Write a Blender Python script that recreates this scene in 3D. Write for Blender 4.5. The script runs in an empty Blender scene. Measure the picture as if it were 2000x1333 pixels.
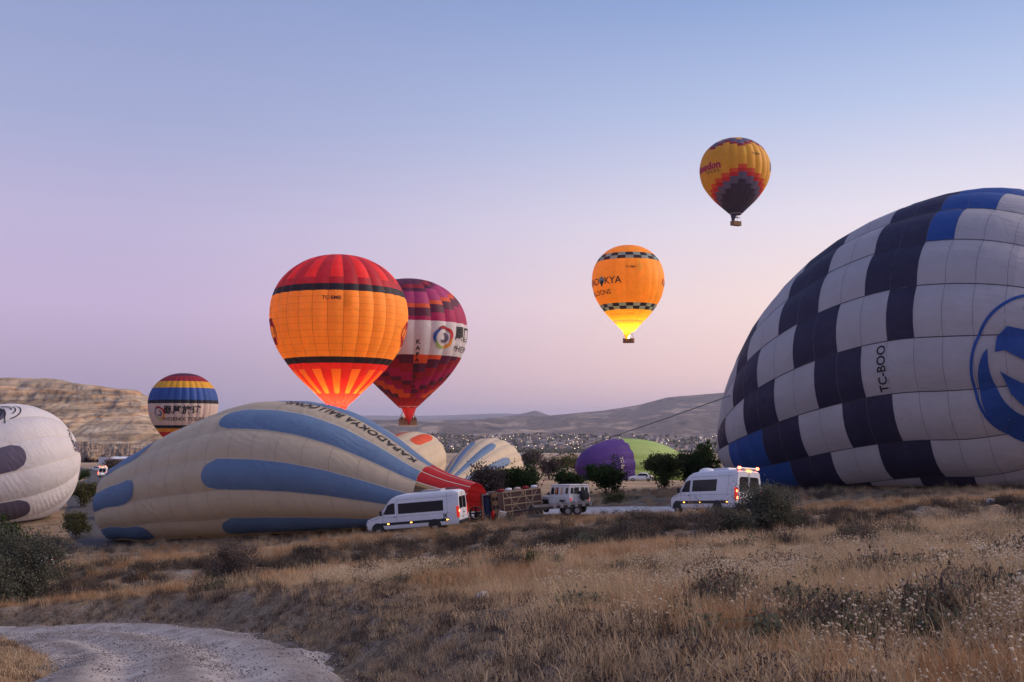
import bpy, bmesh, math, random
import numpy as np
from mathutils import Vector, Matrix
R = math.radians
rng = np.random.default_rng(7); random.seed(7)
sc = bpy.context.scene
C = sc.collection
# ---------------- camera ----------------
F = 1944.0; PITCH = math.atan2(163.5, F)
cam = bpy.data.cameras.new('camera'); cam.lens = 35.0; cam.sensor_width = 36.0; cam.clip_start = 0.1; cam.clip_end = 60000
camo = bpy.data.objects.new('camera', cam); C.objects.link(camo)
camo.location = (0, 0, 0); camo.rotation_euler = (math.pi/2 + PITCH, 0, 0); sc.camera = camo
FW = Vector((0, math.cos(PITCH), math.sin(PITCH))); UP = Vector((0, -math.sin(PITCH), math.cos(PITCH)))
def P(px, py, d):
    v = FW*F + UP*(666.5-py) + Vector((px-1000, 0, 0))
    return v*(d/v.y)
# ---------------- sky ----------------
SUN_AZ, SUN_EL = R(80), R(30)          # azimuth measured from +Y towards +X
w = bpy.data.worlds.new('World'); sc.world = w; w.use_nodes = True
nt = w.node_tree; N = nt.nodes; L = nt.links; N.clear()
def s2l(c):
    return tuple(((v/255)/12.92 if v/255 <= .04045 else ((v/255+.055)/1.055)**2.4) for v in c) + (1,)
def nd(tree, t, **k):
    n = tree.nodes.new(t)
    for a, b in k.items(): setattr(n, a, b)
    return n
def math_node(tree, op, a, b=None, clamp=False):
    n = nd(tree, 'ShaderNodeMath', operation=op, use_clamp=clamp)
    for i, v in enumerate((a, b)):
        if v is None: continue
        if isinstance(v, (int, float)): n.inputs[i].default_value = v
        else: tree.links.new(v, n.inputs[i])
    return n.outputs[0]
def ramp(tree, fac, stops, interp='LINEAR'):
    n = nd(tree, 'ShaderNodeValToRGB'); n.color_ramp.interpolation = interp
    e = n.color_ramp.elements
    while len(e) > 1: e.remove(e[-1])
    for i, (p, c) in enumerate(stops):
        x = e[0] if i == 0 else e.new(p)
        x.position = p; x.color = c if len(c) == 4 else tuple(c)+(1,)
    tree.links.new(fac, n.inputs[0]); return n.outputs[0]
def mixc(tree, fac, a, b, mode='MIX'):
    n = nd(tree, 'ShaderNodeMix', data_type='RGBA', blend_type=mode)
    for s, v in ((n.inputs[0], fac), (n.inputs[6], a), (n.inputs[7], b)):
        if isinstance(v, (int, float)): s.default_value = v
        elif isinstance(v, tuple): s.default_value = v if len(v) == 4 else v+(1,)
        else: tree.links.new(v, s)
    return n.outputs[2]
tc = nd(nt, 'ShaderNodeTexCoord'); nrm = nd(nt, 'ShaderNodeVectorMath', operation='NORMALIZE'); L.new(tc.outputs['Generated'], nrm.inputs[0])
sep = nd(nt, 'ShaderNodeSeparateXYZ'); L.new(nrm.outputs[0], sep.inputs[0])
zz = math_node(nt, 'MAXIMUM', sep.outputs[2], 0.0)
awayc = ramp(nt, zz, [(0, s2l((166, 150, 178))), (.05, s2l((176, 158, 186))), (.11, s2l((192, 172, 206))), (.19, s2l((184, 175, 208))), (.28, s2l((158, 165, 203))), (.39, s2l((138, 152, 195))), (1, s2l((106, 128, 180)))])
sunc = ramp(nt, zz, [(0, s2l((232, 194, 192))), (.05, s2l((250, 212, 202))), (.12, s2l((248, 222, 214))), (.2, s2l((226, 218, 230))), (.3, s2l((178, 192, 225))), (.4, s2l((134, 160, 208))), (1, s2l((100, 130, 190)))])
az = nd(nt, 'ShaderNodeVectorMath', operation='DOT_PRODUCT'); L.new(nrm.outputs[0], az.inputs[0]); az.inputs[1].default_value = (math.sin(R(72)), math.cos(R(72)), 0)
azf = nd(nt, 'ShaderNodeMapRange', interpolation_type='SMOOTHSTEP'); L.new(az.outputs['Value'], azf.inputs[0])
azf.inputs[1].default_value = -.1; azf.inputs[2].default_value = .72
skyc = mixc(nt, azf.outputs[0], awayc, sunc)
nis = nd(nt, 'ShaderNodeTexSky', sky_type='NISHITA', sun_disc=False); nis.sun_elevation = R(2); nis.sun_rotation = SUN_AZ
nsc = nd(nt, 'ShaderNodeVectorMath', operation='SCALE'); L.new(nis.outputs[0], nsc.inputs[0]); nsc.inputs['Scale'].default_value = .1
skyc = mixc(nt, .08, skyc, nsc.outputs[0])
bg = nd(nt, 'ShaderNodeBackground'); L.new(skyc, bg.inputs[0]); bg.inputs[1].default_value = 1.0
wo = nd(nt, 'ShaderNodeOutputWorld'); L.new(bg.outputs[0], wo.inputs[0])
# ---------------- sun (soft pre-sunrise glow) ----------------
sl = bpy.data.lights.new('sun', 'SUN'); sl.energy = 3.0; sl.angle = R(50); sl.color = (1, .77, .62)
so = bpy.data.objects.new('sun', sl); C.objects.link(so)
sd = Vector((math.sin(SUN_AZ)*math.cos(SUN_EL), math.cos(SUN_AZ)*math.cos(SUN_EL), math.sin(SUN_EL)))
so.rotation_euler = sd.to_track_quat('Z', 'Y').to_euler(); so.location = (60, 0, 80)
vs = sc.view_settings; vs.view_transform = 'Standard'; vs.look = 'None'; vs.exposure = 0.27; vs.gamma = 1; vs.use_curve_mapping = False
sc.cycles.use_denoising = True
sc.cycles.max_bounces = 8; sc.cycles.transparent_max_bounces = 8; sc.cycles.volume_bounces = 0
# ---------------- helpers ----------------
def h2(ix, iy, seed=0):
    n = (ix.astype(np.int64)*374761393 + iy.astype(np.int64)*668265263 + seed*982451653) & 0x7fffffff
    n = ((n ^ (n >> 13))*1274126177) & 0x7fffffff
    return ((n ^ (n >> 16)) & 0xffff)/65535.0
def vn(x, y, seed=0):
    x = np.asarray(x, float); y = np.asarray(y, float)
    ix = np.floor(x); iy = np.floor(y); fx = x-ix; fy = y-iy
    fx = fx*fx*(3-2*fx); fy = fy*fy*(3-2*fy)
    a = h2(ix, iy, seed); b = h2(ix+1, iy, seed); c = h2(ix, iy+1, seed); d = h2(ix+1, iy+1, seed)
    return (a*(1-fx)+b*fx)*(1-fy)+(c*(1-fx)+d*fx)*fy
def fbm(x, y, o=4, seed=0):
    r = 0; a = .5; t = 0
    for i in range(o):
        r = r+a*vn(x, y, seed+i); t += a; x = np.asarray(x)*2.03+17.1; y = np.asarray(y)*2.03+5.3; a *= .5
    return r/t
def sstep(a, b, x):
    t = np.clip((np.asarray(x, float)-a)/(b-a), 0, 1); return t*t*(3-2*t)
class MB:
    def __init__(s): s.v = []; s.f = []; s.m = []
    def add(s, vs, fs, m=0):
        o = len(s.v); s.v += [tuple(p) for p in vs]; s.f += [tuple(i+o for i in f) for f in fs]; s.m += [m]*len(fs); return s
    def box(s, c, d, m=0, M=None, bev=0.0):
        x, y, z = d[0]/2, d[1]/2, d[2]/2; c = Vector(c)
        if bev:
            b = min(bev, x*.9, y*.9, z*.9); pts = []
            for sz in (-1, 1):
                for k in ((0), (1)):
                    pass
            ring = lambda zz, i: [(-x+i, -y+i+b, zz), (-x+i+b, -y+i, zz), (x-i-b, -y+i, zz), (x-i, -y+i+b, zz), (x-i, y-i-b, zz), (x-i-b, y-i, zz), (-x+i+b, y-i, zz), (-x+i, y-i-b, zz)]
            vs = ring(-z, b*.6)+ring(-z+b, 0)+ring(z-b, 0)+ring(z, b*.6)
            fs = [tuple(range(7, -1, -1)), tuple(range(24, 32))]
            for r in range(3):
                for i in range(8): fs.append((r*8+i, r*8+(i+1) % 8, (r+1)*8+(i+1) % 8, (r+1)*8+i))
        else:
            vs = [(a*x, b2*y, cc*z) for cc in (-1, 1) for a, b2 in ((-1, -1), (1, -1), (1, 1), (-1, 1))]
            fs = [(3, 2, 1, 0), (4, 5, 6, 7), (0, 1, 5, 4), (1, 2, 6, 5), (2, 3, 7, 6), (3, 0, 4, 7)]
        vs = [Vector(v) for v in vs]
        if M is not None: vs = [M @ v for v in vs]
        return s.add([v+c for v in vs], fs, m)
    def tube(s, pts, rad, n=6, m=0, cap=True):
        pts = [Vector(p) for p in pts]; k = len(pts)
        rad = [rad]*k if isinstance(rad, (int, float)) else rad
        vs = []; ref = None
        for i, p in enumerate(pts):
            t = (pts[min(i+1, k-1)]-pts[max(i-1, 0)]).normalized()
            a = t.orthogonal().normalized() if ref is None else (ref-t*ref.dot(t)).normalized()
            ref = a; b = t.cross(a)
            vs += [p+(a*math.cos(2*math.pi*j/n)+b*math.sin(2*math.pi*j/n))*rad[i] for j in range(n)]
        fs = [(i*n+j, i*n+(j+1) % n, (i+1)*n+(j+1) % n, (i+1)*n+j) for i in range(k-1) for j in range(n)]
        if cap: fs += [tuple(range(n-1, -1, -1)), tuple((k-1)*n+j for j in range(n))]
        return s.add(vs, fs, m)
    def lathe(s, prof, c=(0, 0, 0), axis='Z', n=20, m=0):
        vs = []
        for r, h in prof:
            for j in range(n):
                a = 2*math.pi*j/n; q = (r*math.cos(a), r*math.sin(a), h)
                if axis == 'Y': q = (q[0], q[2], q[1])
                if axis == 'X': q = (q[2], q[0], q[1])
                vs.append(Vector(q)+Vector(c))
        fs = [(i*n+j, i*n+(j+1) % n, (i+1)*n+(j+1) % n, (i+1)*n+j) for i in range(len(prof)-1) for j in range(n)]
        return s.add(vs, fs, m)
    def grid(s, pts, m=0, closed=False):        # pts[i][j]
        a = len(pts); b = len(pts[0]); vs = [p for r in pts for p in r]
        fs = [(i*b+j, i*b+(j+1) % b, (i+1)*b+(j+1) % b, (i+1)*b+j) for i in range(a-1) for j in range(b if closed else b-1)]
        return s.add(vs, fs, m)
    def mesh(s, name, mats, smooth=False, ang=None):
        me = bpy.data.meshes.new(name); me.from_pydata(s.v, [], s.f)
        for x in (mats if isinstance(mats, (list, tuple)) else [mats]): me.materials.append(x)
        if len(set(s.m)) > 1: me.polygons.foreach_set('material_index', s.m)
        if smooth: me.polygons.foreach_set('use_smooth', [True]*len(me.polygons))
        me.update(); return me
    def build(s, name, mats, parent=None, smooth=False, loc=None):
        return link(name, s.mesh(name, mats, smooth), parent, loc)
def link(name, me, parent=None, loc=None):
    o = bpy.data.objects.new(name, me); C.objects.link(o)
    if parent is not None: o.parent = parent
    if loc is not None: o.location = loc
    return o
def npmesh(name, V, Fq, mats, smooth=True):
    """V (n,3) array, Fq (m,k) int array"""
    me = bpy.data.meshes.new(name); V = np.asarray(V, np.float32); Fq = np.asarray(Fq, np.int32); k = Fq.shape[1]
    me.vertices.add(len(V)); me.vertices.foreach_set('co', V.ravel())
    me.loops.add(Fq.size); me.loops.foreach_set('vertex_index', Fq.ravel())
    me.polygons.add(len(Fq)); me.polygons.foreach_set('loop_start', np.arange(0, Fq.size, k, dtype=np.int32))
    if smooth: me.polygons.foreach_set('use_smooth', np.ones(len(Fq), bool))
    for x in (mats if isinstance(mats, (list, tuple)) else [mats]): me.materials.append(x)
    me.update(calc_edges=True); me.validate(); return me
def gridfaces(a, b):
    i, j = np.meshgrid(np.arange(a-1), np.arange(b-1), indexing='ij'); q = (i*b+j).ravel()
    return np.stack([q, q+1, q+b+1, q+b], 1)
def tag(o, label, cat, group=None):
    o['label'] = label; o['category'] = cat
    if group: o['group'] = group
    return o
def thing(name, label, cat, loc=(0, 0, 0), rot=(0, 0, 0), group=None):
    o = bpy.data.objects.new(name, None); C.objects.link(o); o.location = loc; o.rotation_euler = rot; o.empty_display_size = .3
    return tag(o, label, cat, group)
def copy_tree(o, parent=None):
    c = o.copy(); C.objects.link(c); c.parent = parent
    if parent is not None: c.matrix_parent_inverse = o.matrix_parent_inverse.copy()
    for ch in o.children: copy_tree(ch, c)
    return c
def mat(name, col, rough=.7, var=.0, vscale=3.0, col2=None, bump=0.0, bscale=40.0, metal=0.0, spec=.4, coords='Object', emit=None, estr=0.0, detail=5):
    m = bpy.data.materials.new(name); m.use_nodes = True; t = m.node_tree; b = t.nodes['Principled BSDF']
    b.inputs['Base Color'].default_value = tuple(col)+(1,); b.inputs['Roughness'].default_value = rough
    b.inputs['Metallic'].default_value = metal; b.inputs['Specular IOR Level'].default_value = spec
    if emit: b.inputs['Emission Color'].default_value = tuple(emit)+(1,); b.inputs['Emission Strength'].default_value = estr
    if var or col2 or bump:
        tcn = nd(t, 'ShaderNodeTexCoord')
        co = tcn.outputs['Object']
        if coords == 'World': co = nd(t, 'ShaderNodeNewGeometry').outputs['Position']
        if var or col2:
            nz = nd(t, 'ShaderNodeTexNoise'); nz.inputs['Scale'].default_value = vscale; nz.inputs['Detail'].default_value = detail; nz.inputs['Roughness'].default_value = .6
            t.links.new(co, nz.inputs['Vector'])
            c2 = col2 if col2 else tuple(min(1, c*(1+var)) for c in col); c1 = col if col2 else tuple(c*(1-var) for c in col)
            t.links.new(ramp(t, nz.outputs['Fac'], [(.33, c1), (.67, c2)]), b.inputs['Base Color'])
        if bump:
            nb = nd(t, 'ShaderNodeTexNoise'); nb.inputs['Scale'].default_value = bscale; nb.inputs['Detail'].default_value = 4
            t.links.new(co, nb.inputs['Vector'])
            bp = nd(t, 'ShaderNodeBump'); bp.inputs['Strength'].default_value = bump; bp.inputs['Distance'].default_value = .05
            t.links.new(nb.outputs['Fac'], bp.inputs['Height']); t.links.new(bp.outputs[0], b.inputs['Normal'])
    return m
# ---------------- terrain ----------------
_ky = np.array([-200, 4, 12, 25, 42, 48, 51.5, 57.5, 60, 65, 70, 78, 95, 112, 150, 245, 450, 900, 2700, 5000, 30000.])
_kz = np.array([-1.45, -1.45, -2.35, -3.8, -5.55, -6.75, -6.7, -6.08, -6.22, -6.6, -6.75, -6.9, -7.15, -7.6, -9.0, -12.6, -17.5, -30, -76, -90, -120.])
_ty = np.concatenate([np.arange(-60, 160, .25), np.arange(160, 3000, 5), [5000, 30000]])
_tz = np.interp(_ty, _ky, _kz)
_k = np.ones(9)/9; _n = int(220/.25)
_tz[4:_n-4] = np.convolve(_tz[:_n], _k, 'valid')
def polydist(x, y, pl):
    x = np.asarray(x, float); y = np.asarray(y, float); best = np.full(x.shape, 1e9)
    for (ax, ay), (bx, by) in zip(pl[:-1], pl[1:]):
        dx, dy = bx-ax, by-ay; t = np.clip(((x-ax)*dx+(y-ay)*dy)/(dx*dx+dy*dy), 0, 1)
        best = np.minimum(best, np.hypot(x-ax-t*dx, y-ay-t*dy))
    return best
def smooth_poly(pl, n=12):
    pl = [np.array(p, float) for p in pl]; q = [2*pl[0]-pl[1]]+pl+[2*pl[-1]-pl[-2]]; out = []
    for i in range(1, len(q)-2):
        for k in range(n):
            t = k/n; out.append(.5*((2*q[i])+(-q[i-1]+q[i+1])*t+(2*q[i-1]-5*q[i]+4*q[i+1]-q[i+2])*t*t+(-q[i-1]+3*q[i]-3*q[i+1]+q[i+2])*t**3))
    out.append(pl[-1]); return [tuple(p) for p in out]
ROAD = smooth_poly([(-2.6, -40), (-2.8, -8), (-3.2, 4), (-4.3, 12), (-6.3, 20), (-10, 28), (-16, 34.5), (-26, 38.5), (-44, 40.5)], 10)
GRAVEL = smooth_poly([(-14, 88), (0, 81), (7.5, 76), (12.5, 70.5), (15, 67), (16.2, 64.5)], 8)
ASPH = smooth_poly([(-22, 86), (-30, 85), (-40, 83), (-70, 80)], 6)
ASPH2 = smooth_poly([(-33, 86), (-39, 96), (-48, 115), (-72, 170), (-101, 245), (-150, 350), (-215, 470)], 8)
RDEPTH = .75
def Hb(x, y, fine=True):
    x = np.asarray(x, float); y = np.asarray(y, float)
    z = np.interp(y, _ty, _tz)
    cs = .07*(1-sstep(82, 150, y))
    z = z+np.where(x < 0, cs*1.45, cs)*45*np.tanh(x/45)
    bank = sstep(43, 48, y)*(1-sstep(60, 66, y))
    z = z+(fbm(x/9, y/9, 3, 3)-.5)*(.5+.5*bank)*(1-.75*sstep(63, 68, y)*(1-sstep(95, 130, y)))
    z = z+(fbm(x/60, y/60, 3, 11)-.5)*4.5*sstep(110, 320, y)
    if fine: z = z+(fbm(x/1.3, y/1.3, 3, 21)-.5)*(.22+.75*bank)*(1-.85*sstep(62, 67, y))
    return z
_rp = np.array(ROAD); _rz = Hb(_rp[:, 0], _rp[:, 1], False)-RDEPTH
_rz = np.convolve(np.pad(_rz, 3, 'edge'), np.ones(7)/7, 'valid')
def road_dist(x, y):
    """distance to the road's centre line and the road's height at the nearest point"""
    best = np.full(np.shape(x), 1e9); zr = np.zeros(np.shape(x))
    for i in range(len(_rp)-1):
        (ax, ay), (bx, by) = _rp[i], _rp[i+1]; dx, dy = bx-ax, by-ay; t = np.clip(((x-ax)*dx+(y-ay)*dy)/(dx*dx+dy*dy), 0, 1)
        d = np.hypot(x-ax-t*dx, y-ay-t*dy); k = d < best; best = np.where(k, d, best); zr = np.where(k, _rz[i]+(_rz[i+1]-_rz[i])*t, zr)
    return best, zr
def H(x, y, fine=True):
    x = np.asarray(x, float); y = np.asarray(y, float); z = Hb(x, y, fine)
    rd, zr = road_dist(x, y)
    k = 1-sstep(2.35, 4.9, rd+(fbm(x/1.6, y/1.6, 2, 31)-.5)*.8); z = z*(1-k)+(zr-.23)*k
    for pl, wd in ((GRAVEL, 3.0), (ASPH, 3.2), (ASPH2, 3.6)):
        z = z-.22*(1-sstep(wd*.75, wd*1.35, polydist(x, y, pl)))
    return z
def hz(x, y): return float(H(np.array([x]), np.array([y]))[0])
def ground_at(px, d):           # world point on the ground seen in column px at distance d
    x = (px-1000)/F*d/math.cos(PITCH)*1.0
    v = P(px, 900, d); return Vector((v.x, d, hz(v.x, d)))
# ground material: soil, dry grass litter, far stubble fields
def ground_mat():
    m = bpy.data.materials.new('ground_soil'); m.use_nodes = True; t = m.node_tree; b = t.nodes['Principled BSDF']; b.inputs['Roughness'].default_value = .95; b.inputs['Specular IOR Level'].default_value = .1
    g = nd(t, 'ShaderNodeNewGeometry'); pos = g.outputs['Position']
    def noise(sc_, det=5, vec=pos, rgh=.6):
        n = nd(t, 'ShaderNodeTexNoise'); n.inputs['Scale'].default_value = sc_; n.inputs['Detail'].default_value = det; n.inputs['Roughness'].default_value = rgh; t.links.new(vec, n.inputs['Vector']); return n.outputs['Fac']
    near = ramp(t, noise(.55, 8), [(.3, (.115, .085, .07)), (.45, (.20, .145, .10)), (.56, (.27, .20, .135)), (.72, (.31, .265, .235))])
    spk = ramp(t, noise(9, 3), [(.35, (.45, .45, .45)), (.65, (1.25, 1.2, 1.15))])
    near = mixc(t, 1, near, spk, 'MULTIPLY')
    mp = nd(t, 'ShaderNodeMapping'); t.links.new(pos, mp.inputs[0]); mp.inputs['Scale'].default_value = (.0022, .011, .0)
    mp.inputs['Rotation'].default_value = (0, 0, .06)
    far = ramp(t, noise(1.0, 5, mp.outputs[0], .55), [(.3, (.16, .13, .11)), (.42, (.40, .285, .185)), (.5, (.27, .20, .145)), (.58, (.47, .345, .235)), (.68, (.33, .24, .17))])
    far2 = ramp(t, noise(.06, 5), [(.35, (.22, .17, .115)), (.6, (.40, .29, .18))])
    sp = nd(t, 'ShaderNodeSeparateXYZ'); t.links.new(pos, sp.inputs[0])
    f1 = nd(t, 'ShaderNodeMapRange'); t.links.new(sp.outputs[1], f1.inputs[0]); f1.inputs[1].default_value = 85; f1.inputs[2].default_value = 160
    f2 = nd(t, 'ShaderNodeMapRange'); t.links.new(sp.outputs[1], f2.inputs[0]); f2.inputs[1].default_value = 220; f2.inputs[2].default_value = 420
    c = mixc(t, f1.outputs[0], near, far2); c = mixc(t, f2.outputs[0], c, far)
    t.links.new(c, b.inputs['Base Color'])
    bp = nd(t, 'ShaderNodeBump'); bp.inputs['Strength'].default_value = .8; bp.inputs['Distance'].default_value = .06
    t.links.new(noise(7, 6), bp.inputs['Height']); t.links.new(bp.outputs[0], b.inputs['Normal'])
    return m
M_ground = ground_mat()
ys = np.concatenate([np.arange(-30, 0, 1.5), np.arange(0, 44, .22), np.arange(44, 85, .45), np.geomspace(85, 30000, 170)])
us = np.concatenate([-np.geomspace(1.7, .62, 16)[:-1], np.linspace(-.62, .62, 560), np.geomspace(.62, 1.7, 16)[1:]])
GY, GU = np.meshgrid(ys, us, indexing='ij'); GX = GU*(np.maximum(GY, 0)+22)
go = link('ground', npmesh('ground', np.stack([GX, GY, H(GX, GY)], -1).reshape(-1, 3), gridfaces(len(ys), len(us))[:, ::-1], M_ground)); go['kind'] = 'structure'
def ribbon(name, pl, half, mt, rut=None, lift=.02, nc=9, smooth_z=True):
    pl = np.array(pl); tg = np.gradient(pl, axis=0); tg /= np.linalg.norm(tg, axis=1)[:, None]; nr = np.stack([tg[:, 1], -tg[:, 0]], 1)
    o = np.linspace(-half, half, nc); X = pl[:, 0][:, None]+nr[:, 0][:, None]*o; Y = pl[:, 1][:, None]+nr[:, 1][:, None]*o
    Z = H(X, Y)+lift
    if smooth_z:
        zc = H(pl[:, 0], pl[:, 1]); Z = np.maximum(Z, zc[:, None]*.6+Z*.4+lift*.5)
    if rut is not None: Z = Z+rut(o)[None, :]*(.7+.6*fbm(X/3, Y/3, 2, 5))
    Z = Z+((fbm(X*.5, Y*.5, 2, 41)-.5)*.03+(fbm(X*5, Y*5, 3, 43)-.5)*.045)*(half < 2.8)
    e = np.clip((np.abs(o)[None, :]-half*.82)/(half*.18), 0, 1); Z = Z-(.38 if rut is not None else .2)*e**2
    r = link(name, npmesh(name, np.stack([X, Y, Z], -1).reshape(-1, 3), gridfaces(len(pl), nc), mt)); r['kind'] = 'structure'
    if rut is not None:
        loose = np.exp(-((o+.1)/.42)**2)+.8*np.exp(-((o-1.75)/.45)**2)+.6*np.exp(-((o+1.9)/.35)**2); A_ = np.clip(loose[None, :]*(.35+1.1*fbm(X*1.1, Y*.5, 3, 88)), 0, 1)
        at_ = r.data.attributes.new('loose', 'FLOAT', 'POINT'); at_.data.foreach_set('value', A_.ravel().astype(np.float32))
    return r
M_dirt = mat('dirt_road', (.30, .262, .245), .95, col2=(.50, .455, .43), vscale=1.6, bump=1.0, bscale=22, coords='World', spec=.1, detail=9)
_t = M_dirt.node_tree; _b = _t.nodes['Principled BSDF']; _src = _b.inputs['Base Color'].links[0].from_socket
_at = nd(_t, 'ShaderNodeAttribute', attribute_name='loose'); _g = nd(_t, 'ShaderNodeTexNoise'); _g.inputs['Scale'].default_value = 14; _g.inputs['Detail'].default_value = 4
_t.links.new(nd(_t, 'ShaderNodeNewGeometry').outputs['Position'], _g.inputs['Vector']); _gc = ramp(_t, _g.outputs['Fac'], [(.38, (.07, .06, .058)), (.6, (.24, .21, .2))])
_t.links.new(mixc(_t, math_node(_t, 'MULTIPLY', _at.outputs['Fac'], .75), _src, _gc), _b.inputs['Base Color'])
M_gravel = mat('gravel_track', (.42, .40, .40), .95, col2=(.55, .53, .53), vscale=.7, bump=.4, bscale=12, coords='World', spec=.1)
M_asph = mat('asphalt', (.055, .052, .055), .9, col2=(.075, .07, .072), vscale=1.5, bump=.2, bscale=20, coords='World')
def dense(pl, st):
    pl = np.array(pl); s = np.concatenate([[0], np.cumsum(np.hypot(*np.diff(pl, axis=0).T))]); q = np.arange(0, s[-1], st)
    return np.stack([np.interp(q, s, pl[:, 0]), np.interp(q, s, pl[:, 1])], 1)
def ruts(o):
    return -.13*np.exp(-((o+1.05)/.36)**2)-.13*np.exp(-((o-.85)/.36)**2)+.03*np.exp(-((o+.1)/.35)**2)+.04*np.exp(-((np.abs(o)-1.7)/.25)**2)
def dirt_road():
    pl = dense(ROAD, .2); tg = np.gradient(pl, axis=0); tg /= np.linalg.norm(tg, axis=1)[:, None]; nr = np.stack([tg[:, 1], -tg[:, 0]], 1)
    o = np.linspace(-3.1, 3.1, 49); X = pl[:, 0][:, None]+nr[:, 0][:, None]*o; Y = pl[:, 1][:, None]+nr[:, 1][:, None]*o
    _, zr = road_dist(pl[:, 0], pl[:, 1]); wob = (fbm(pl[:, 0]/4, pl[:, 1]/4, 2, 6)-.5)*.5
    oo = o[None, :]+wob[:, None]
    Z = zr[:, None]+ruts(oo)+(fbm(X*4, Y*4, 3, 43)-.5)*.05+(fbm(X*.7, Y*.7, 2, 41)-.5)*.04-.38*sstep(2.0, 3.1, np.abs(o)[None, :]+(fbm(X*1.1, Y*1.1, 3, 49)-.5)*1.1)
    r = link('dirt_road', npmesh('dirt_road', np.stack([X, Y, Z], -1).reshape(-1, 3), gridfaces(len(pl), len(o)), M_dirt)); r['kind'] = 'structure'
    loose = np.exp(-((oo+.1)/.4)**2)+.9*np.exp(-((np.abs(oo)-1.9)/.4)**2); A_ = np.clip(loose*(.3+1.2*fbm(X*1.1, Y*.5, 3, 88)), 0, 1)
    at_ = r.data.attributes.new('loose', 'FLOAT', 'POINT'); at_.data.foreach_set('value', A_.ravel().astype(np.float32))
dirt_road()
ribbon('gravel_track', dense(GRAVEL, .8), 3.4, M_gravel, None, .12, 11)
ribbon('asphalt_road', dense(ASPH, 1.0), 2.6, M_asph, None, .08, 7)
ribbon('asphalt_lane', dense(ASPH2, 1.5), 3.0, M_asph, None, .1, 7)
# ---- hills (pixel silhouettes turned into heights at real distances) ----
def hills(name, d0, d1, rows, sil, base, mt, rough, seed, px0=-700, px1=2900, step=8, back=.35, mids=()):
    pxs = np.arange(px0, px1, step); ds = np.concatenate([np.geomspace(d0, d1, rows), d1*(1+back*np.linspace(.15, 1, 6))])
    sx = [s[0] for s in sil]; sy = [s[1] for s in sil]
    ytop = np.interp(pxs, sx, sy)
    V = np.zeros((len(ds), len(pxs), 3))
    for i, d in enumerate(ds):
        x = (pxs-1000)/F*d/math.cos(PITCH)
        u = min((d-d0)/(d1-d0), 1)
        knots = [0]+[m[0] for m in mids]+[1]
        yy = np.array([np.interp(u, knots, [base]+[m[1]+(m[2]*(yt-base)) for m in mids]+[yt]) for yt in ytop])
        z = (830-yy)*d/F
        env = math.sin(math.pi*min(u, 1)*.93+.07) if d <= d1 else 0
        n = fbm(x/(rough*9), d/(rough*14)+x*0, 5, seed)-.5
        rid = 1-np.abs(2*fbm(x/(rough*5), d/(rough*8)+x*0, 4, seed+9)-1)
        z = z+env*rough*.5*(fbm(x/(rough*2.2), d/(rough*3.5)+x*0, 5, seed+5)-.5)+env*rough*.55*n*2+env*rough*.35*(rid-.75)
        if d > d1: z = z-(d-d1)*.12
        V[i] = np.stack([x, x*0+d, z], 1)
    o = link(name, npmesh(name, V.reshape(-1, 3), gridfaces(len(ds), len(pxs))[:, ::-1], mt)); o['kind'] = 'structure'; return V, ds, pxs
def hill_mat(name, stops, s1, bands=None):
    m = bpy.data.materials.new(name); m.use_nodes = True; t = m.node_tree; b = t.nodes['Principled BSDF']; b.inputs['Roughness'].default_value = 1; b.inputs['Specular IOR Level'].default_value = .05
    g = nd(t, 'ShaderNodeNewGeometry'); n = nd(t, 'ShaderNodeTexNoise'); n.inputs['Scale'].default_value = s1; n.inputs['Detail'].default_value = 8; n.inputs['Roughness'].default_value = .65
    mp = nd(t, 'ShaderNodeMapping'); mp.inputs['Scale'].default_value = (1, .45, 1.5); t.links.new(g.outputs['Position'], mp.inputs[0]); t.links.new(mp.outputs[0], n.inputs['Vector'])
    c = ramp(t, n.outputs['Fac'], stops)
    if bands:
        mp2 = nd(t, 'ShaderNodeMapping'); mp2.inputs['Scale'].default_value = bands[0]; t.links.new(g.outputs['Position'], mp2.inputs[0])
        n2 = nd(t, 'ShaderNodeTexNoise'); n2.inputs['Scale'].default_value = 1; n2.inputs['Detail'].default_value = 6; t.links.new(mp2.outputs[0], n2.inputs['Vector'])
        c2 = ramp(t, n2.outputs['Fac'], bands[1]); c = mixc(t, bands[2], c, c2)
    t.links.new(c, b.inputs['Base Color'])
    n3 = nd(t, 'ShaderNodeTexNoise'); n3.inputs['Scale'].default_value = s1*9; n3.inputs['Detail'].default_value = 7; t.links.new(g.outputs['Position'], n3.inputs['Vector'])
    bp = nd(t, 'ShaderNodeBump'); bp.inputs['Strength'].default_value = 1; bp.inputs['Distance'].default_value = .25/s1*.05; t.links.new(n3.outputs['Fac'], bp.inputs['Height']); t.links.new(bp.outputs[0], b.inputs['Normal'])
    return m
M_hill = hill_mat('hill_scrub', [(.36, (.055, .05, .05)), (.44, (.17, .14, .12)), (.5, (.11, .09, .08)), (.56, (.22, .175, .14)), (.63, (.40, .31, .235)), (.72, (.16, .13, .11))], .0042)
M_hillfar = hill_mat('hill_far', [(.35, (.12, .105, .10)), (.6, (.20, .165, .14))], .001)
SIL = [(-700, 800), (300, 812), (640, 822), (780, 826), (860, 823), (960, 819), (1040, 815), (1080, 812), (1180, 802), (1250, 791), (1300, 777), (1345, 773), (1400, 769), (1440, 765), (1560, 748), (1700, 730), (1850, 738), (2050, 752), (2900, 770)]
HV, HD, HPX = hills('hills', 2620, 7000, 60, SIL, 884, M_hill, 60, 71, mids=((.16, 858, 0), (.3, 847, .0), (.55, 838, .18)))
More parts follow.
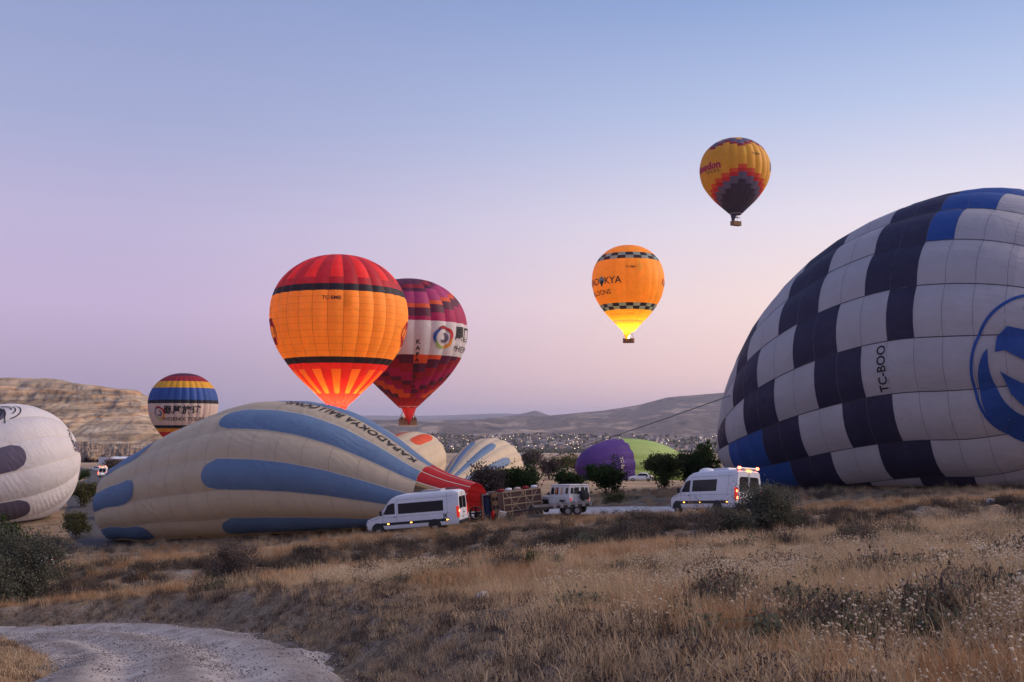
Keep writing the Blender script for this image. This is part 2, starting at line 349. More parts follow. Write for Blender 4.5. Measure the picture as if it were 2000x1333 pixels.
hills('peaked_hill', 7800, 9800, 14, [(-700, 835), (760, 832), (830, 824), (880, 820), (905, 819), (935, 823), (965, 818), (1000, 812), (1025, 808), (1046, 802), (1062, 808), (1085, 816), (1140, 826), (1250, 838), (2900, 842)], 846, M_hillfar, 45, 91)
hills('far_range', 15000, 19000, 10, [(-700, 806), (300, 810), (560, 816), (700, 812), (830, 813), (900, 810), (985, 808), (1060, 812), (1200, 814), (2900, 800)], 830, M_hillfar, 70, 101, step=12)
def hill_z(px, d):
    i = int(np.argmin(np.abs(HD-d))); return float(np.interp(px, HPX, HV[i, :, 2]))
# ---- mesa on the left ----
M_mesa = hill_mat('mesa_rock', [(.34, (.09, .06, .04)), (.44, (.33, .235, .15)), (.5, (.43, .32, .21)), (.55, (.19, .13, .085)), (.64, (.58, .46, .33))], .035,
    ((.006, .006, .11), [(.38, (.12, .085, .06)), (.46, (.46, .37, .27)), (.50, (.17, .12, .08)), (.53, (.60, .30, .12)), (.56, (.58, .48, .36)), (.62, (.20, .15, .11)), (.7, (.42, .34, .26))], .5))
def mesa():
    pxs = np.arange(-900, 420, 2.0); nt_ = 110; V = np.zeros((nt_, len(pxs), 3))
    ytop = np.interp(pxs, [-900, -300, 0, 60, 110, 135, 165, 205, 250, 270, 290, 305, 330, 360, 420], [700, 722, 735, 737, 739, 744, 750, 754, 758, 763, 772, 786, 815, 850, 880])
    for i in range(nt_):
        u = i/(nt_-1); d = 590+330*u
        x = (pxs-1000)/F*d
        zt = (830-ytop)*880/F; zb = -21.5
        # talus, cliff band, upper strata
        prof = np.interp(u, [0, .12, .5, .74, .78, .84, .87, .95, 1.0], [0, .05, .42, .66, .80, .86, .95, 1.0, 1.0])
        z = zb+(zt-zb)*prof
        gul = fbm(x/22+u*2.0, u*3.0+x*0, 4, 51)-.5; ter = np.abs(np.sin(z*.55+3*fbm(x/60, u*2+x*0, 2, 5)))
        y = d+gul*34*math.sin(math.pi*u)+(fbm(x/9, u*16+x*0, 4, 77)-.5)*14*(.3+u)
        z = z+(ter-.6)*1.3*sstep(.45, .8, u)+(fbm(x/12, u*22+x*0, 4, 57)-.5)*4.2*(.25+.75*math.sin(math.pi*u))
        z = z-2.2*sstep(.62, .75, fbm(x/16+u*3, x*0+u*1.2, 3, 97))*math.sin(math.pi*u); V[i] = np.stack([x*(y/d)**.2, y, z], 1)
    o = link('mesa', npmesh('mesa', V.reshape(-1, 3), gridfaces(nt_, len(pxs))[:, ::-1], M_mesa)); o['kind'] = 'structure'
    # fluted low cliff at its foot
    pxs = np.arange(100, 345, .8); nt_ = 34; V = np.zeros((nt_, len(pxs), 3))
    yt = np.interp(pxs, [100, 125, 140, 160, 210, 260, 300, 345], [905, 876, 866, 863, 866, 868, 872, 878])+(fbm(pxs/9, pxs*0, 3, 3)-.5)*5
    for i in range(nt_):
        u = i/(nt_-1); fl = np.abs(fbm(pxs/34, pxs*0+u*.5, 4, 15)-.5)*3.0
        d = 520+44*u**1.6-fl*26*(1-u)*sstep(0, .25, u)+(fbm(pxs/7, u*6+pxs*0, 3, 19)-.5)*9
        zt = (830-yt)*550/F; zb = -19.5
        z = zb+(zt-zb)*np.minimum(1, (u*1.15)**.8*(1-.25*fl*(1-u)))-2.0*fbm(pxs/6, pxs*0+u*3, 3, 23)*math.sin(math.pi*u)
        V[i] = np.stack([(pxs-1000)/F*d, d, z], 1)
    o = link('cliff', npmesh('cliff', V.reshape(-1, 3), gridfaces(nt_, len(pxs))[:, ::-1], M_cliff)); o['kind'] = 'structure'
M_cliff = hill_mat('cliff_tuff', [(.36, (.09, .06, .04)), (.46, (.30, .215, .15)), (.52, (.17, .115, .08)), (.62, (.44, .34, .25))], .07)
mesa()
# ---------------- grass and herbs (stuff): tuft meshes scattered over the meadow ----------------
def leafmat(name, c1, c2, trans=.25, rough=.8):
    m = bpy.data.materials.new(name); m.use_nodes = True; t = m.node_tree; b = t.nodes['Principled BSDF']; out = t.nodes['Material Output']
    b.inputs['Roughness'].default_value = rough; b.inputs['Specular IOR Level'].default_value = .15
    oi = nd(t, 'ShaderNodeObjectInfo'); g = nd(t, 'ShaderNodeNewGeometry')
    nz = nd(t, 'ShaderNodeTexNoise'); nz.inputs['Scale'].default_value = .22; nz.inputs['Detail'].default_value = 3; t.links.new(g.outputs['Position'], nz.inputs['Vector'])
    f = math_node(t, 'ADD', math_node(t, 'MULTIPLY', oi.outputs['Random'], .4), math_node(t, 'MULTIPLY', g.outputs['Random Per Island'], .35))
    f = math_node(t, 'ADD', f, math_node(t, 'MULTIPLY', math_node(t, 'SUBTRACT', nz.outputs['Fac'], .35), .9), True)
    c = ramp(t, f, [(.1, c1), (.9, c2)]); t.links.new(c, b.inputs['Base Color'])
    tr = nd(t, 'ShaderNodeBsdfTranslucent'); t.links.new(c, tr.inputs[0]); mx = nd(t, 'ShaderNodeMixShader'); mx.inputs[0].default_value = trans
    t.links.new(b.outputs[0], mx.inputs[1]); t.links.new(tr.outputs[0], mx.inputs[2]); t.links.new(mx.outputs[0], out.inputs[0]); return m
M_straw = leafmat('dry_grass', (.33, .215, .12), (.66, .49, .31))
M_rust = leafmat('rust_grass', (.26, .14, .07), (.52, .31, .16))
M_sage = leafmat('sage_herb', (.07, .075, .05), (.19, .19, .125))
M_dead = leafmat('dead_twigs', (.055, .04, .035), (.15, .105, .085), .05)
M_seed = leafmat('seed_heads', (.46, .36, .24), (.76, .64, .48), .2)
M_flower = leafmat('white_flowers', (.55, .58, .52), (.85, .86, .80), .3)
ICO_V = None
def ico(n=1):
    bm = bmesh.new(); bmesh.ops.create_icosphere(bm, subdivisions=n, radius=1); V = np.array([v.co[:] for v in bm.verts]); Fc = np.array([[v.index for v in f.verts] for f in bm.faces]); bm.free(); return V, Fc
ICO = ico(1)
def tuft(name, parts):
    """parts: list of (kind, n, height, spread, lean, width, material index)"""
    V = []; Fc = []; MI = []; o = 0
    for kind, n, h, sp, lean, wd, mi in parts:
        for _ in range(n):
            a = rng.uniform(0, 2*math.pi); r = sp*math.sqrt(rng.uniform()); bx, by = r*math.cos(a), r*math.sin(a)
            hh = h*rng.uniform(.55, 1.15); la = rng.uniform(0, 2*math.pi); ln = lean*rng.uniform(.2, 1.0)*hh; da = np.array([math.cos(la), math.sin(la), 0]); pa = np.array([-da[1], da[0], 0])
            base = np.array([bx, by, -.03])
            if kind in ('blade', 'stem', 'ball', 'plume'):
                ts = [0, .4, .75, 1] if kind == 'blade' else [0, .5, 1]
                pts = [base+np.array([0, 0, hh*t])+da*ln*t*t for t in ts]
                ws = ([1, .85, .5, .08] if kind == 'blade' else [1, .8, .6])
                for p, q in zip(pts, ws): V += [p-pa*wd*q*.5, p+pa*wd*q*.5]
                k = len(pts)
                for i in range(k-1): Fc.append((o+2*i, o+2*i+1, o+2*i+3, o+2*i+2)); MI.append(mi)
                o += 2*k; top = pts[-1]
                if kind == 'ball':
                    rr = rng.uniform(.008, .016); vv = ICO[0]*rr*np.array([1, 1, .85])+top; V += list(vv)
                    for f in ICO[1]: Fc.append((o+f[0], o+f[1], o+f[2])); MI.append(mi+1)
                    o += len(vv)
                if kind == 'plume':
                    for j in range(7):
                        c = top-(top-pts[1])*.07*j*1.6; aa = rng.uniform(0, 6.28); dd = np.array([math.cos(aa), math.sin(aa), 1.6])*.015
                        V += [c, c+dd+pa*.005, c+dd*1.5]; Fc.append((o, o+1, o+2)); MI.append(mi); o += 3
            elif kind == 'leaf':
                c = base+np.array([0, 0, hh*rng.uniform(.1, 1)])+da*ln; u = rng.normal(size=3); u[2] = abs(u[2])*.7; u /= np.linalg.norm(u); v = np.cross(u, rng.normal(size=3)); v /= np.linalg.norm(v)
                l = wd*rng.uniform(.7, 1.4); V += [c, c+u*l*.5+v*l*.22, c+u*l, c+u*l*.5-v*l*.22]; Fc.append((o, o+1, o+2, o+3)); MI.append(mi); o += 4
            elif kind == 'twig':
                p = base; 
                for j in range(3):
                    q = p+np.array([rng.normal()*.35, rng.normal()*.35, .8])*hh/3; V += [p-pa*wd, p+pa*wd, q+pa*wd*.6, q-pa*wd*.6]; Fc.append((o, o+1, o+2, o+3)); MI.append(mi); o += 4; p = q
            elif kind == 'pebble':
                vv = ICO[0]*wd*rng.uniform(.3, 1.5)*np.array([1, rng.uniform(.6, 1), .55])*(.75+.5*rng.uniform(size=(len(ICO[0]), 1)))+base+np.array([0, 0, .03]); V += list(vv)
                for f in ICO[1]: Fc.append((o+f[0], o+f[1], o+f[2])); MI.append(mi)
                o += len(vv)
            elif kind == 'bloom':
                top = base+np.array([0, 0, hh])+da*ln; V += [base-pa*.002, base+pa*.002, top]; Fc.append((o, o+1, o+2)); MI.append(mi-1); o += 3
                vv = ICO[0]*wd*rng.uniform(.7, 1.2)*np.array([1, 1, .6])+top; V += list(vv)
                for f in ICO[1]: Fc.append((o+f[0], o+f[1], o+f[2])); MI.append(mi)
                o += len(vv)
    me = bpy.data.meshes.new(name); me.from_pydata([tuple(v) for v in V], [], Fc)
    for mm in TMATS: me.materials.append(mm)
    me.polygons.foreach_set('material_index', MI); me.update(); return me
M_pebble = leafmat('pebbles', (.10, .085, .08), (.36, .32, .31), 0)
TMATS = [M_straw, M_seed, M_rust, M_rust, M_sage, M_flower, M_dead, M_pebble]     # 0 straw 1 seed 2 rust 3 rust 4 sage 5 flower 6 dead
tspec = []
for k in range(4): tspec.append([('blade', 60, .20+.045*k, .17, .85, .0048, 0), ('blade', 18, .11, .2, 1.2, .006, 0)])                # 0-3 dry tuft
for k in range(2): tspec.append([('plume', 13, .36+.08*k, .15, .4, .003, 0), ('blade', 26, .17, .16, 1.0, .0048, 0)])                # 4-5 plumed
for k in range(3): tspec.append([('ball', 12+5*k, .29+.05*k, .2, .35, .0032, 0), ('leaf', 55, .13, .2, .3, .045, 6), ('blade', 12, .13, .2, .9, .005, 0)])   # 6-8 balls
for k in range(2): tspec.append([('leaf', 170, .2+.06*k, .18, .3, .055, 4), ('twig', 10, .2, .12, .3, .003, 6)])                    # 9-10 sage
for k in range(2): tspec.append([('twig', 40, .2+.07*k, .2, .3, .0035, 6), ('leaf', 50, .13, .2, .3, .035, 6), ('blade', 8, .2, .2, .9, .006, 0)])    # 11-12 dead
tspec.append([('blade', 60, .3, .2, .6, .007, 2), ('blade', 16, .2, .2, .9, .006, 0)])                                              # 13 rust
tspec.append([('bloom', 26, .27, .17, .25, .015, 5), ('leaf', 90, .2, .18, .3, .05, 4)])                                            # 14 flowers
tspec.append([('blade', 90, .09, .3, 1.3, .008, 0), ('leaf', 30, .04, .3, .3, .03, 6)])                                             # 15 low litter
tspec.append([('pebble', 26, .03, .5, .3, .022, 7)])                                                                              # 16 pebbles
tspec.append([('twig', 90, .42, .38, .3, .004, 6), ('leaf', 260, .36, .36, .3, .05, 6), ('leaf', 90, .36, .36, .3, .05, 4)])        # 17 dark clump
tcol = bpy.data.collections.new('tuft_library')
for i, s_ in enumerate(tspec):
    tcol.objects.link(bpy.data.objects.new('tuft_%02d' % i, tuft('tuft_%02d' % i, s_)))
def scatter(name, X, Y, idx, scl, zoff=0.0):
    n = len(X); V = np.stack([X, Y, H(X, Y)+zoff], 1).astype(np.float32)
    me = bpy.data.meshes.new(name); me.vertices.add(n); me.vertices.foreach_set('co', V.ravel())
    a = me.attributes.new('pick', 'INT', 'POINT'); a.data.foreach_set('value', idx.astype(np.int32))
    a = me.attributes.new('size', 'FLOAT', 'POINT'); a.data.foreach_set('value', scl.astype(np.float32))
    rot = np.stack([rng.normal(0, .1, n), rng.normal(0, .1, n), rng.uniform(0, 6.283, n)], 1).astype(np.float32)
    a = me.attributes.new('turn', 'FLOAT_VECTOR', 'POINT'); a.data.foreach_set('vector', rot.ravel())
    o = link(name, me); o['kind'] = 'stuff'
    g = bpy.data.node_groups.new(name, 'GeometryNodeTree')
    g.interface.new_socket('Geometry', in_out='INPUT', socket_type='NodeSocketGeometry'); g.interface.new_socket('Geometry', in_out='OUTPUT', socket_type='NodeSocketGeometry')
    gi = g.nodes.new('NodeGroupInput'); go_ = g.nodes.new('NodeGroupOutput'); ip = g.nodes.new('GeometryNodeInstanceOnPoints'); ci = g.nodes.new('GeometryNodeCollectionInfo')
    ci.inputs['Collection'].default_value = tcol; ci.inputs['Separate Children'].default_value = True; ci.inputs['Reset Children'].default_value = True
    def attr(nm, ty):
        q = g.nodes.new('GeometryNodeInputNamedAttribute'); q.data_type = ty; q.inputs['Name'].default_value = nm; return q.outputs['Attribute']
    ip.inputs['Pick Instance'].default_value = True
    e2r = g.nodes.new('FunctionNodeEulerToRotation'); g.links.new(attr('turn', 'FLOAT_VECTOR'), e2r.inputs[0])
    g.links.new(gi.outputs[0], ip.inputs['Points']); g.links.new(ci.outputs[0], ip.inputs['Instance']); g.links.new(attr('pick', 'INT'), ip.inputs['Instance Index'])
    g.links.new(e2r.outputs[0], ip.inputs['Rotation']); g.links.new(attr('size', 'FLOAT'), ip.inputs['Scale']); g.links.new(ip.outputs[0], go_.inputs[0])
    md = o.modifiers.new('scatter', 'NODES'); md.node_group = g
    return o
def meadow():
    X = []; Y = []
    for y0, y1, dens in ((1.5, 6, 46), (6, 12, 55), (12, 20, 28), (20, 30, 13), (30, 46, 8.5), (46, 66, 7.5), (66, 100, 1.6)):
        hw0 = .62*y1+5; n = int((y1-y0)*2*hw0*dens); x = rng.uniform(-hw0, hw0, n); y = rng.uniform(y0, y1, n)
        X.append(x); Y.append(y)
    X = np.concatenate(X); Y = np.concatenate(Y)
    rd = polydist(X, Y, ROAD); cl = fbm(X/2.2, Y/2.2, 3, 61); keep = (rd > 2.15+rng.uniform(0, 1.0, len(X)))
    keep &= (np.abs(X) < .62*Y+5)
    for pl, wd in ((GRAVEL, 3.2), (ASPH, 2.9), (ASPH2, 3.2)): keep &= polydist(X, Y, pl) > wd
    bank = (Y > 47.5)*(Y < 57)
    bare = (cl < .40)*(rng.uniform(size=len(X)) < .8) + bank*(rng.uniform(size=len(X)) < np.where(cl < .5, .6, .2))
    nearroad = (rd < 5.2)*(rng.uniform(size=len(X)) < .3)
    keep &= ~(bare.astype(bool)) & ~nearroad.astype(bool)
    X, Y = X[keep], Y[keep]; n = len(X); u = rng.uniform(size=n); z1 = fbm(X/3.5, Y/3.5, 3, 67); z2 = fbm(X/5+9, Y/5, 3, 69); z3 = fbm(X/2.5, Y/2.5+7, 3, 73)
    idx = rng.integers(0, 4, n)
    idx = np.where(u < .14, 4+rng.integers(0, 2, n), idx)
    seedz = (z1 > .44+.10*sstep(14, 30, Y))*(Y < 34); idx = np.where(seedz & (u > .30), 6+rng.integers(0, 3, n), idx)
    idx = np.where((z3 < .40) & (u > .35), 9+rng.integers(0, 4, n), idx); idx = np.where((z3 < .36) & (u > .86), 17, idx)
    idx = np.where((z2 > .60) & (u > .4), 13, idx)
    rdd = polydist(X, Y, ROAD)
    idx = np.where((rdd < 5) & (u > .35), 11+rng.integers(0, 2, n), idx)
    bank = (Y > 46.5) & (Y < 57.0); ub = rng.uniform(size=n); idx = np.where(bank, np.select([ub < .42, ub < .74, ub < .86], [np.full(n, 17), 11+rng.integers(0, 2, n), np.full(n, 13)], rng.integers(0, 4, n)), idx)
    idx = np.where((Y > 59) & (Y < 66), np.where(u < .5, 13, rng.integers(0, 4, n)), idx)
    fl = (np.hypot(X-6.8, (Y-12.5)) < .9) | (np.hypot(X-5.5, Y-9.5) < .7) | (np.hypot(X-8.6, Y-17) < .8); idx = np.where(fl & (u > .3), 14, idx)
    scl = rng.uniform(.7, 1.3, n)*np.where(Y > 30, 1.25, 1)*np.where(Y > 46, 1.2, 1)*np.where((Y > 59) & (Y < 67), .75, 1)*np.where(Y > 66, .9, 1)
    scl = scl*np.where(rdd < 4, .7, 1)*np.interp(Y, [4, 14], [.62, 1])*np.where(bank, .85, 1)
    scatter('meadow_grass', X, Y, idx, scl)
    # thin litter cover near the lens
    n = 9000; Y = 2+26*rng.uniform(size=n)**1.3; X = rng.uniform(-1, 1, n)*(.62*Y+3); k = polydist(X, Y, ROAD) > 2.9; scatter('grass_litter', X[k], Y[k], np.full(k.sum(), 15), rng.uniform(.7, 1.3, k.sum()))
    pl = dense(ROAD, .02); k = rng.integers(0, len(pl), 2600); off_ = np.where(rng.uniform(size=2600) < .45, rng.normal(-.1, .35, 2600), np.where(rng.uniform(size=2600) < .6, np.sign(rng.normal(size=2600))*rng.normal(2.0, .3, 2600), rng.uniform(-2.4, 2.4, 2600))); tg = np.gradient(pl, axis=0); tg /= np.linalg.norm(tg, axis=1)[:, None]
    X = pl[k, 0]+tg[k, 1]*off_; Y = pl[k, 1]-tg[k, 0]*off_; q = (Y > 8); scatter('road_pebbles', X[q], Y[q], np.full(q.sum(), 16), rng.uniform(.4, 1.0, q.sum()), .215)
    return len(idx)
print('tufts', meadow())
# ---------------- balloons ----------------
def fabric(name, col, trans=.3, rough=.55, var=.055):
    m = bpy.data.materials.new(name); m.use_nodes = True; t = m.node_tree; b = t.nodes['Principled BSDF']; out = t.nodes['Material Output']
    b.inputs['Roughness'].default_value = rough; b.inputs['Specular IOR Level'].default_value = .25
    tcn = nd(t, 'ShaderNodeTexCoord'); oi = nd(t, 'ShaderNodeObjectInfo')
    n = nd(t, 'ShaderNodeTexNoise'); n.inputs['Scale'].default_value = .55; n.inputs['Detail'].default_value = 8; n.inputs['Roughness'].default_value = .68; t.links.new(tcn.outputs['Object'], n.inputs['Vector'])
    c = ramp(t, n.outputs['Fac'], [(.3, tuple(x*(1-var*1.4) for x in col)), (.5, col), (.72, tuple(min(1, x*(1+var)+.01) for x in col))])
    mul = math_node(t, 'ADD', math_node(t, 'MULTIPLY', oi.outputs['Random'], .14), .93)
    vm = nd(t, 'ShaderNodeVectorMath', operation='SCALE'); t.links.new(c, vm.inputs[0]); t.links.new(mul, vm.inputs['Scale']); c = vm.outputs[0]
    t.links.new(c, b.inputs['Base Color'])
    n2 = nd(t, 'ShaderNodeTexNoise'); n2.inputs['Scale'].default_value = .8; n2.inputs['Detail'].default_value = 2.5; n2.inputs['Distortion'].default_value = .8; t.links.new(tcn.outputs['Object'], n2.inputs['Vector'])
    wv = nd(t, 'ShaderNodeTexWave'); wv.inputs['Scale'].default_value = .75; wv.inputs['Distortion'].default_value = 7; wv.inputs['Detail'].default_value = 2; wv.inputs['Detail Scale'].default_value = .7; wv.bands_direction = 'DIAGONAL'; t.links.new(tcn.outputs['Object'], wv.inputs['Vector'])
    n4 = nd(t, 'ShaderNodeTexNoise'); n4.inputs['Scale'].default_value = .25; t.links.new(tcn.outputs['Object'], n4.inputs['Vector'])
    msk = nd(t, 'ShaderNodeMapRange'); t.links.new(n4.outputs['Fac'], msk.inputs[0]); msk.inputs[1].default_value = .48; msk.inputs[2].default_value = .68
    hgt_ = math_node(t, 'ADD', n2.outputs['Fac'], math_node(t, 'MULTIPLY', math_node(t, 'MULTIPLY', wv.outputs['Fac'], msk.outputs[0]), .22))
    bp = nd(t, 'ShaderNodeBump'); bp.inputs['Strength'].default_value = .4; bp.inputs['Distance'].default_value = .22; t.links.new(hgt_, bp.inputs['Height']); t.links.new(bp.outputs[0], b.inputs['Normal'])
    tr = nd(t, 'ShaderNodeBsdfTranslucent'); t.links.new(c, tr.inputs[0]); t.links.new(bp.outputs[0], tr.inputs['Normal'])
    mx = nd(t, 'ShaderNodeMixShader'); mx.inputs[0].default_value = trans
    t.links.new(b.outputs[0], mx.inputs[1]); t.links.new(tr.outputs[0], mx.inputs[2]); t.links.new(mx.outputs[0], out.inputs[0]); return m
FB = {k: fabric('fabric_'+k, c) for k, c in dict(cream=(.68, .56, .40), blue=(.18, .275, .43), red=(.60, .03, .03), dkred=(.34, .02, .035), orange=(.86, .34, .04), black=(.018, .018, .03), navy=(.045, .04, .085), grey=(.52, .50, .53), royal=(.035, .10, .36),
    white=(.74, .70, .70), purple=(.12, .07, .26), plum=(.12, .022, .055), lilac=(.44, .05, .17), crimson=(.42, .015, .10), tangerine=(.75, .10, .03), yellow=(.80, .40, .03), gold=(.85, .55, .05), slate=(.14, .13, .22), teal=(.20, .33, .34), lime=(.36, .50, .15), violet=(.13, .06, .28), ash=(.13, .11, .16), char=(.055, .045, .08), ember=(.78, .19, .035), skin=(.70, .55, .48), amber=(.88, .38, .03), sky=(.16, .36, .50)).items()}
M_tape = mat('load_tape', (.05, .045, .06), .8)
M_tape_pale = mat('load_tape_pale', (.60, .52, .42), .8)
M_ink = mat('printed_ink', (.012, .012, .016), .7)
M_wicker = mat('wicker', (.20, .105, .05), .8, col2=(.32, .19, .10), vscale=14, bump=.6, bscale=50)
M_leather = mat('leather_trim', (.10, .05, .03), .6, var=.2)
M_steel = mat('burner_steel', (.35, .35, .36), .35, metal=.9, var=.1)
M_cable = mat('cable', (.12, .12, .13), .5)
M_flame = mat('flame', (1, .6, .2), .5, emit=(1, .62, .22), estr=14)
SHAPE = [(0, .15), (.2, .36), (.42, .59), (.62, .755), (.85, .90), (1.1, .98), (1.35, 1.0), (1.6, .955), (1.82, .84), (2.0, .66), (2.12, .45), (2.18, .24), (2.2, .03)]
class Env:
    def __init__(s, O, A, E1, prof, N, bulge=.022, root=None, deform=None, twist=0.0, off=None, flat=(1, 1), phase=0.0, pill=0.0, rows=14):
        s.O = Vector(O); s.A = Vector(A).normalized(); E1 = Vector(E1); s.E1 = (E1-s.A*E1.dot(s.A)).normalized(); s.E2 = s.A.cross(s.E1)
        pr = np.array(smooth_poly(prof, 8)); pr[:, 1] = np.maximum(pr[:, 1], .001)
        l = np.concatenate([[0], np.cumsum(np.hypot(*np.diff(pr, axis=0).T))]); s.Ltot = l[-1]; s.pv = l/l[-1]; s.ps = pr[:, 0]; s.pr = pr[:, 1]
        s.N = N; s.b = bulge; s.root = root; s.deform = deform; s.twist = twist; s.off = off; s.flat = flat; s.phase = phase; s.pill = pill; s.rows = rows
    def v_of_h(s, h): return float(np.interp(h*s.ps[-1], s.ps, s.pv))
    def r(s, v): return np.interp(v, s.pv, s.pr)
    def pts(s, phi, v, lift=0.0):
        phi = np.asarray(phi, float); v = np.asarray(v, float)
        r = np.interp(v, s.pv, s.pr); ax = np.interp(v, s.pv, s.ps)
        t = (phi-s.phase)*s.N/(2*math.pi); t = t-np.floor(t)
        rr = r*(1+s.b*4*t*(1-t)*(1+.0*v))+lift
        if s.pill: u = v*s.rows; u = u-np.floor(u); rr = rr*(1+s.pill*4*u*(1-u)*4*t*(1-t))
        ph = phi+s.twist*v
        c = np.cos(ph)*rr*s.flat[0]; q = np.sin(ph)*rr*s.flat[1]
        Pt = np.array(s.O)+ax[..., None]*np.array(s.A)+c[..., None]*np.array(s.E1)+q[..., None]*np.array(s.E2)
        if s.off is not None: Pt = Pt+s.off(v)
        if s.deform is not None: Pt = s.deform(Pt)
        return Pt-np.array(s.root.location)
    def patch(s, name, p0, p1, v0, v1, mt, parent=None, lift=0.0, n1=5, nv=None, round0=0.0, round1=0.0):
        nv = nv or max(2, int(abs(v1-v0)*44)+1)
        a = np.linspace(0, 1, n1); u = np.linspace(0, 1, nv)
        lo = v0+round0*(1-np.sqrt(np.maximum(0, 1-(2*a-1)**2))); hi = v1-round1*(1-np.sqrt(np.maximum(0, 1-(2*a-1)**2)))
        V = lo[None, :]+(hi-lo)[None, :]*u[:, None]; Ph = np.broadcast_to(p0+(p1-p0)*a, V.shape)
        me = npmesh(name, s.pts(Ph, V, lift).reshape(-1, 3), gridfaces(nv, n1), mt); return link(name, me, parent or s.root)
    def gore(s, i): w = 2*math.pi/s.N; return s.phase+i*w, s.phase+(i+1)*w
    def panel(s, i, v0, v1, mt, name='panel', **k):
        a, b = s.gore(i); return s.patch(name, a, b, v0, v1, mt, **k)
    def tapes(s, mt, w=.05, v0=0., v1=.985, lift=.03, nv=40):
        for i in range(s.N):
            ph = s.phase+i*2*math.pi/s.N; v = np.linspace(v0, v1, nv); dphi = w/np.maximum(s.r(v), .2)
            Pg = np.stack([ph-dphi, ph+dphi], 1); Vg = np.stack([v, v], 1)
            t0 = s.b; s.b = 0; pp = s.pts(Pg, Vg, lift); s.b = t0
            link('load_tape', npmesh('load_tape', pp.reshape(-1, 3), gridfaces(nv, 2), mt), s.root)
    def hoop(s, v, mt, w=.04, lift=.03, n=None, name='seam_band'):
        n = n or s.N*4; ph = np.linspace(0, 2*math.pi, n+1)+s.phase; dv = w/s.Ltot
        Pg = np.stack([ph, ph]); Vg = np.stack([ph*0+v-dv, ph*0+v+dv]); return link(name, npmesh(name, s.pts(Pg, Vg, lift).reshape(-1, 3), gridfaces(2, n+1), mt), s.root)
    def decal(s, name, V2, F2, phi, v, mt, rot=0.0, lift=.07, mirror=False, parent=None):
        V2 = np.asarray(V2, float).copy(); c, q = math.cos(rot), math.sin(rot); V2[:, 0] *= -1 if getattr(s, 'flip', False) else 1; x = V2[:, 0]*c-V2[:, 1]*q; y = V2[:, 0]*q+V2[:, 1]*c
        vv = v+y/s.Ltot; pp = phi+x/np.maximum(s.r(np.full_like(vv, v)), .3)
        P3 = s.pts(pp, vv, lift)
        me = bpy.data.meshes.new(name); me.from_pydata([tuple(p) for p in P3], [], [tuple(f) for f in F2]); me.materials.append(mt); me.update()
        return link(name, me, parent or s.root)
def text2d(txt, size, bold=.0, align='CENTER', sub=True):
    cu = bpy.data.curves.new('t', 'FONT'); cu.body = txt; cu.size = size; cu.align_x = align; cu.align_y = 'CENTER'; cu.offset = bold*size; cu.resolution_u = 3
    o = bpy.data.objects.new('t', cu); C.objects.link(o); bpy.context.view_layer.update()
    me = bpy.data.meshes.new_from_object(o.evaluated_get(bpy.context.evaluated_depsgraph_get()))
    bm = bmesh.new(); bm.from_mesh(me); bmesh.ops.triangulate(bm, faces=bm.faces)
    if sub:
        for _ in range(2):
            le = [e for e in bm.edges if e.calc_length() > size*.35]
            if le: bmesh.ops.subdivide_edges(bm, edges=le, cuts=1); bmesh.ops.triangulate(bm, faces=bm.faces)
    V = [tuple(v.co[:2]) for v in bm.verts]; Fc = [tuple(v.index for v in f.verts) for f in bm.faces]; bm.free()
    bpy.data.objects.remove(o); bpy.data.curves.remove(cu); bpy.data.meshes.remove(me); return V, Fc
def arc2d(r0, r1, a0, a1, n=18, cx=0, cy=0, taper=True):
    V = []; 
    for i in range(n+1):
        t = i/n; a = a0+(a1-a0)*t; k = math.sin(math.pi*t)**.7 if taper else 1; m = (r0+r1)/2; h = (r1-r0)/2*k
        V += [(cx+math.cos(a)*(m-h), cy+math.sin(a)*(m-h)), (cx+math.cos(a)*(m+h), cy+math.sin(a)*(m+h))]
    return V, [(2*i, 2*i+1, 2*i+3, 2*i+2) for i in range(n)]
def poly2d(pts):
    bm = bmesh.new(); vs = [bm.verts.new((x, y, 0)) for x, y in pts]; bm.faces.new(vs); bmesh.ops.triangulate(bm, faces=bm.faces)
    for _ in range(2):
        le = [e for e in bm.edges if e.calc_length() > .9]
        if le: bmesh.ops.subdivide_edges(bm, edges=le, cuts=1); bmesh.ops.triangulate(bm, faces=bm.faces)
    bm.verts.index_update(); V = [tuple(v.co[:2]) for v in bm.verts]; Fc = [tuple(v.index for v in f.verts) for f in bm.faces]; bm.free(); return V, Fc
def phoenix_logo(e, phi, v, size, ht=.07):
    cols = [FB['dkred'], FB['red'], FB['orange'], FB['lime'], FB['royal']]
    for k in range(5):
        a = math.pi*.62-k*2*math.pi/5; cx, cy = .22*size*math.cos(a), .22*size*math.sin(a)
        V2, F2 = arc2d(.62*size, .95*size, a-1.5, a+.75, 14, cx, cy); e.decal('emblem', V2, F2, phi, v, cols[k], lift=ht+.004*k)
    V2, F2 = arc2d(.18*size, .58*size, -2.6, 1.9, 16); e.decal('emblem', V2, F2, phi, v, FB['ash'], lift=ht+.03)
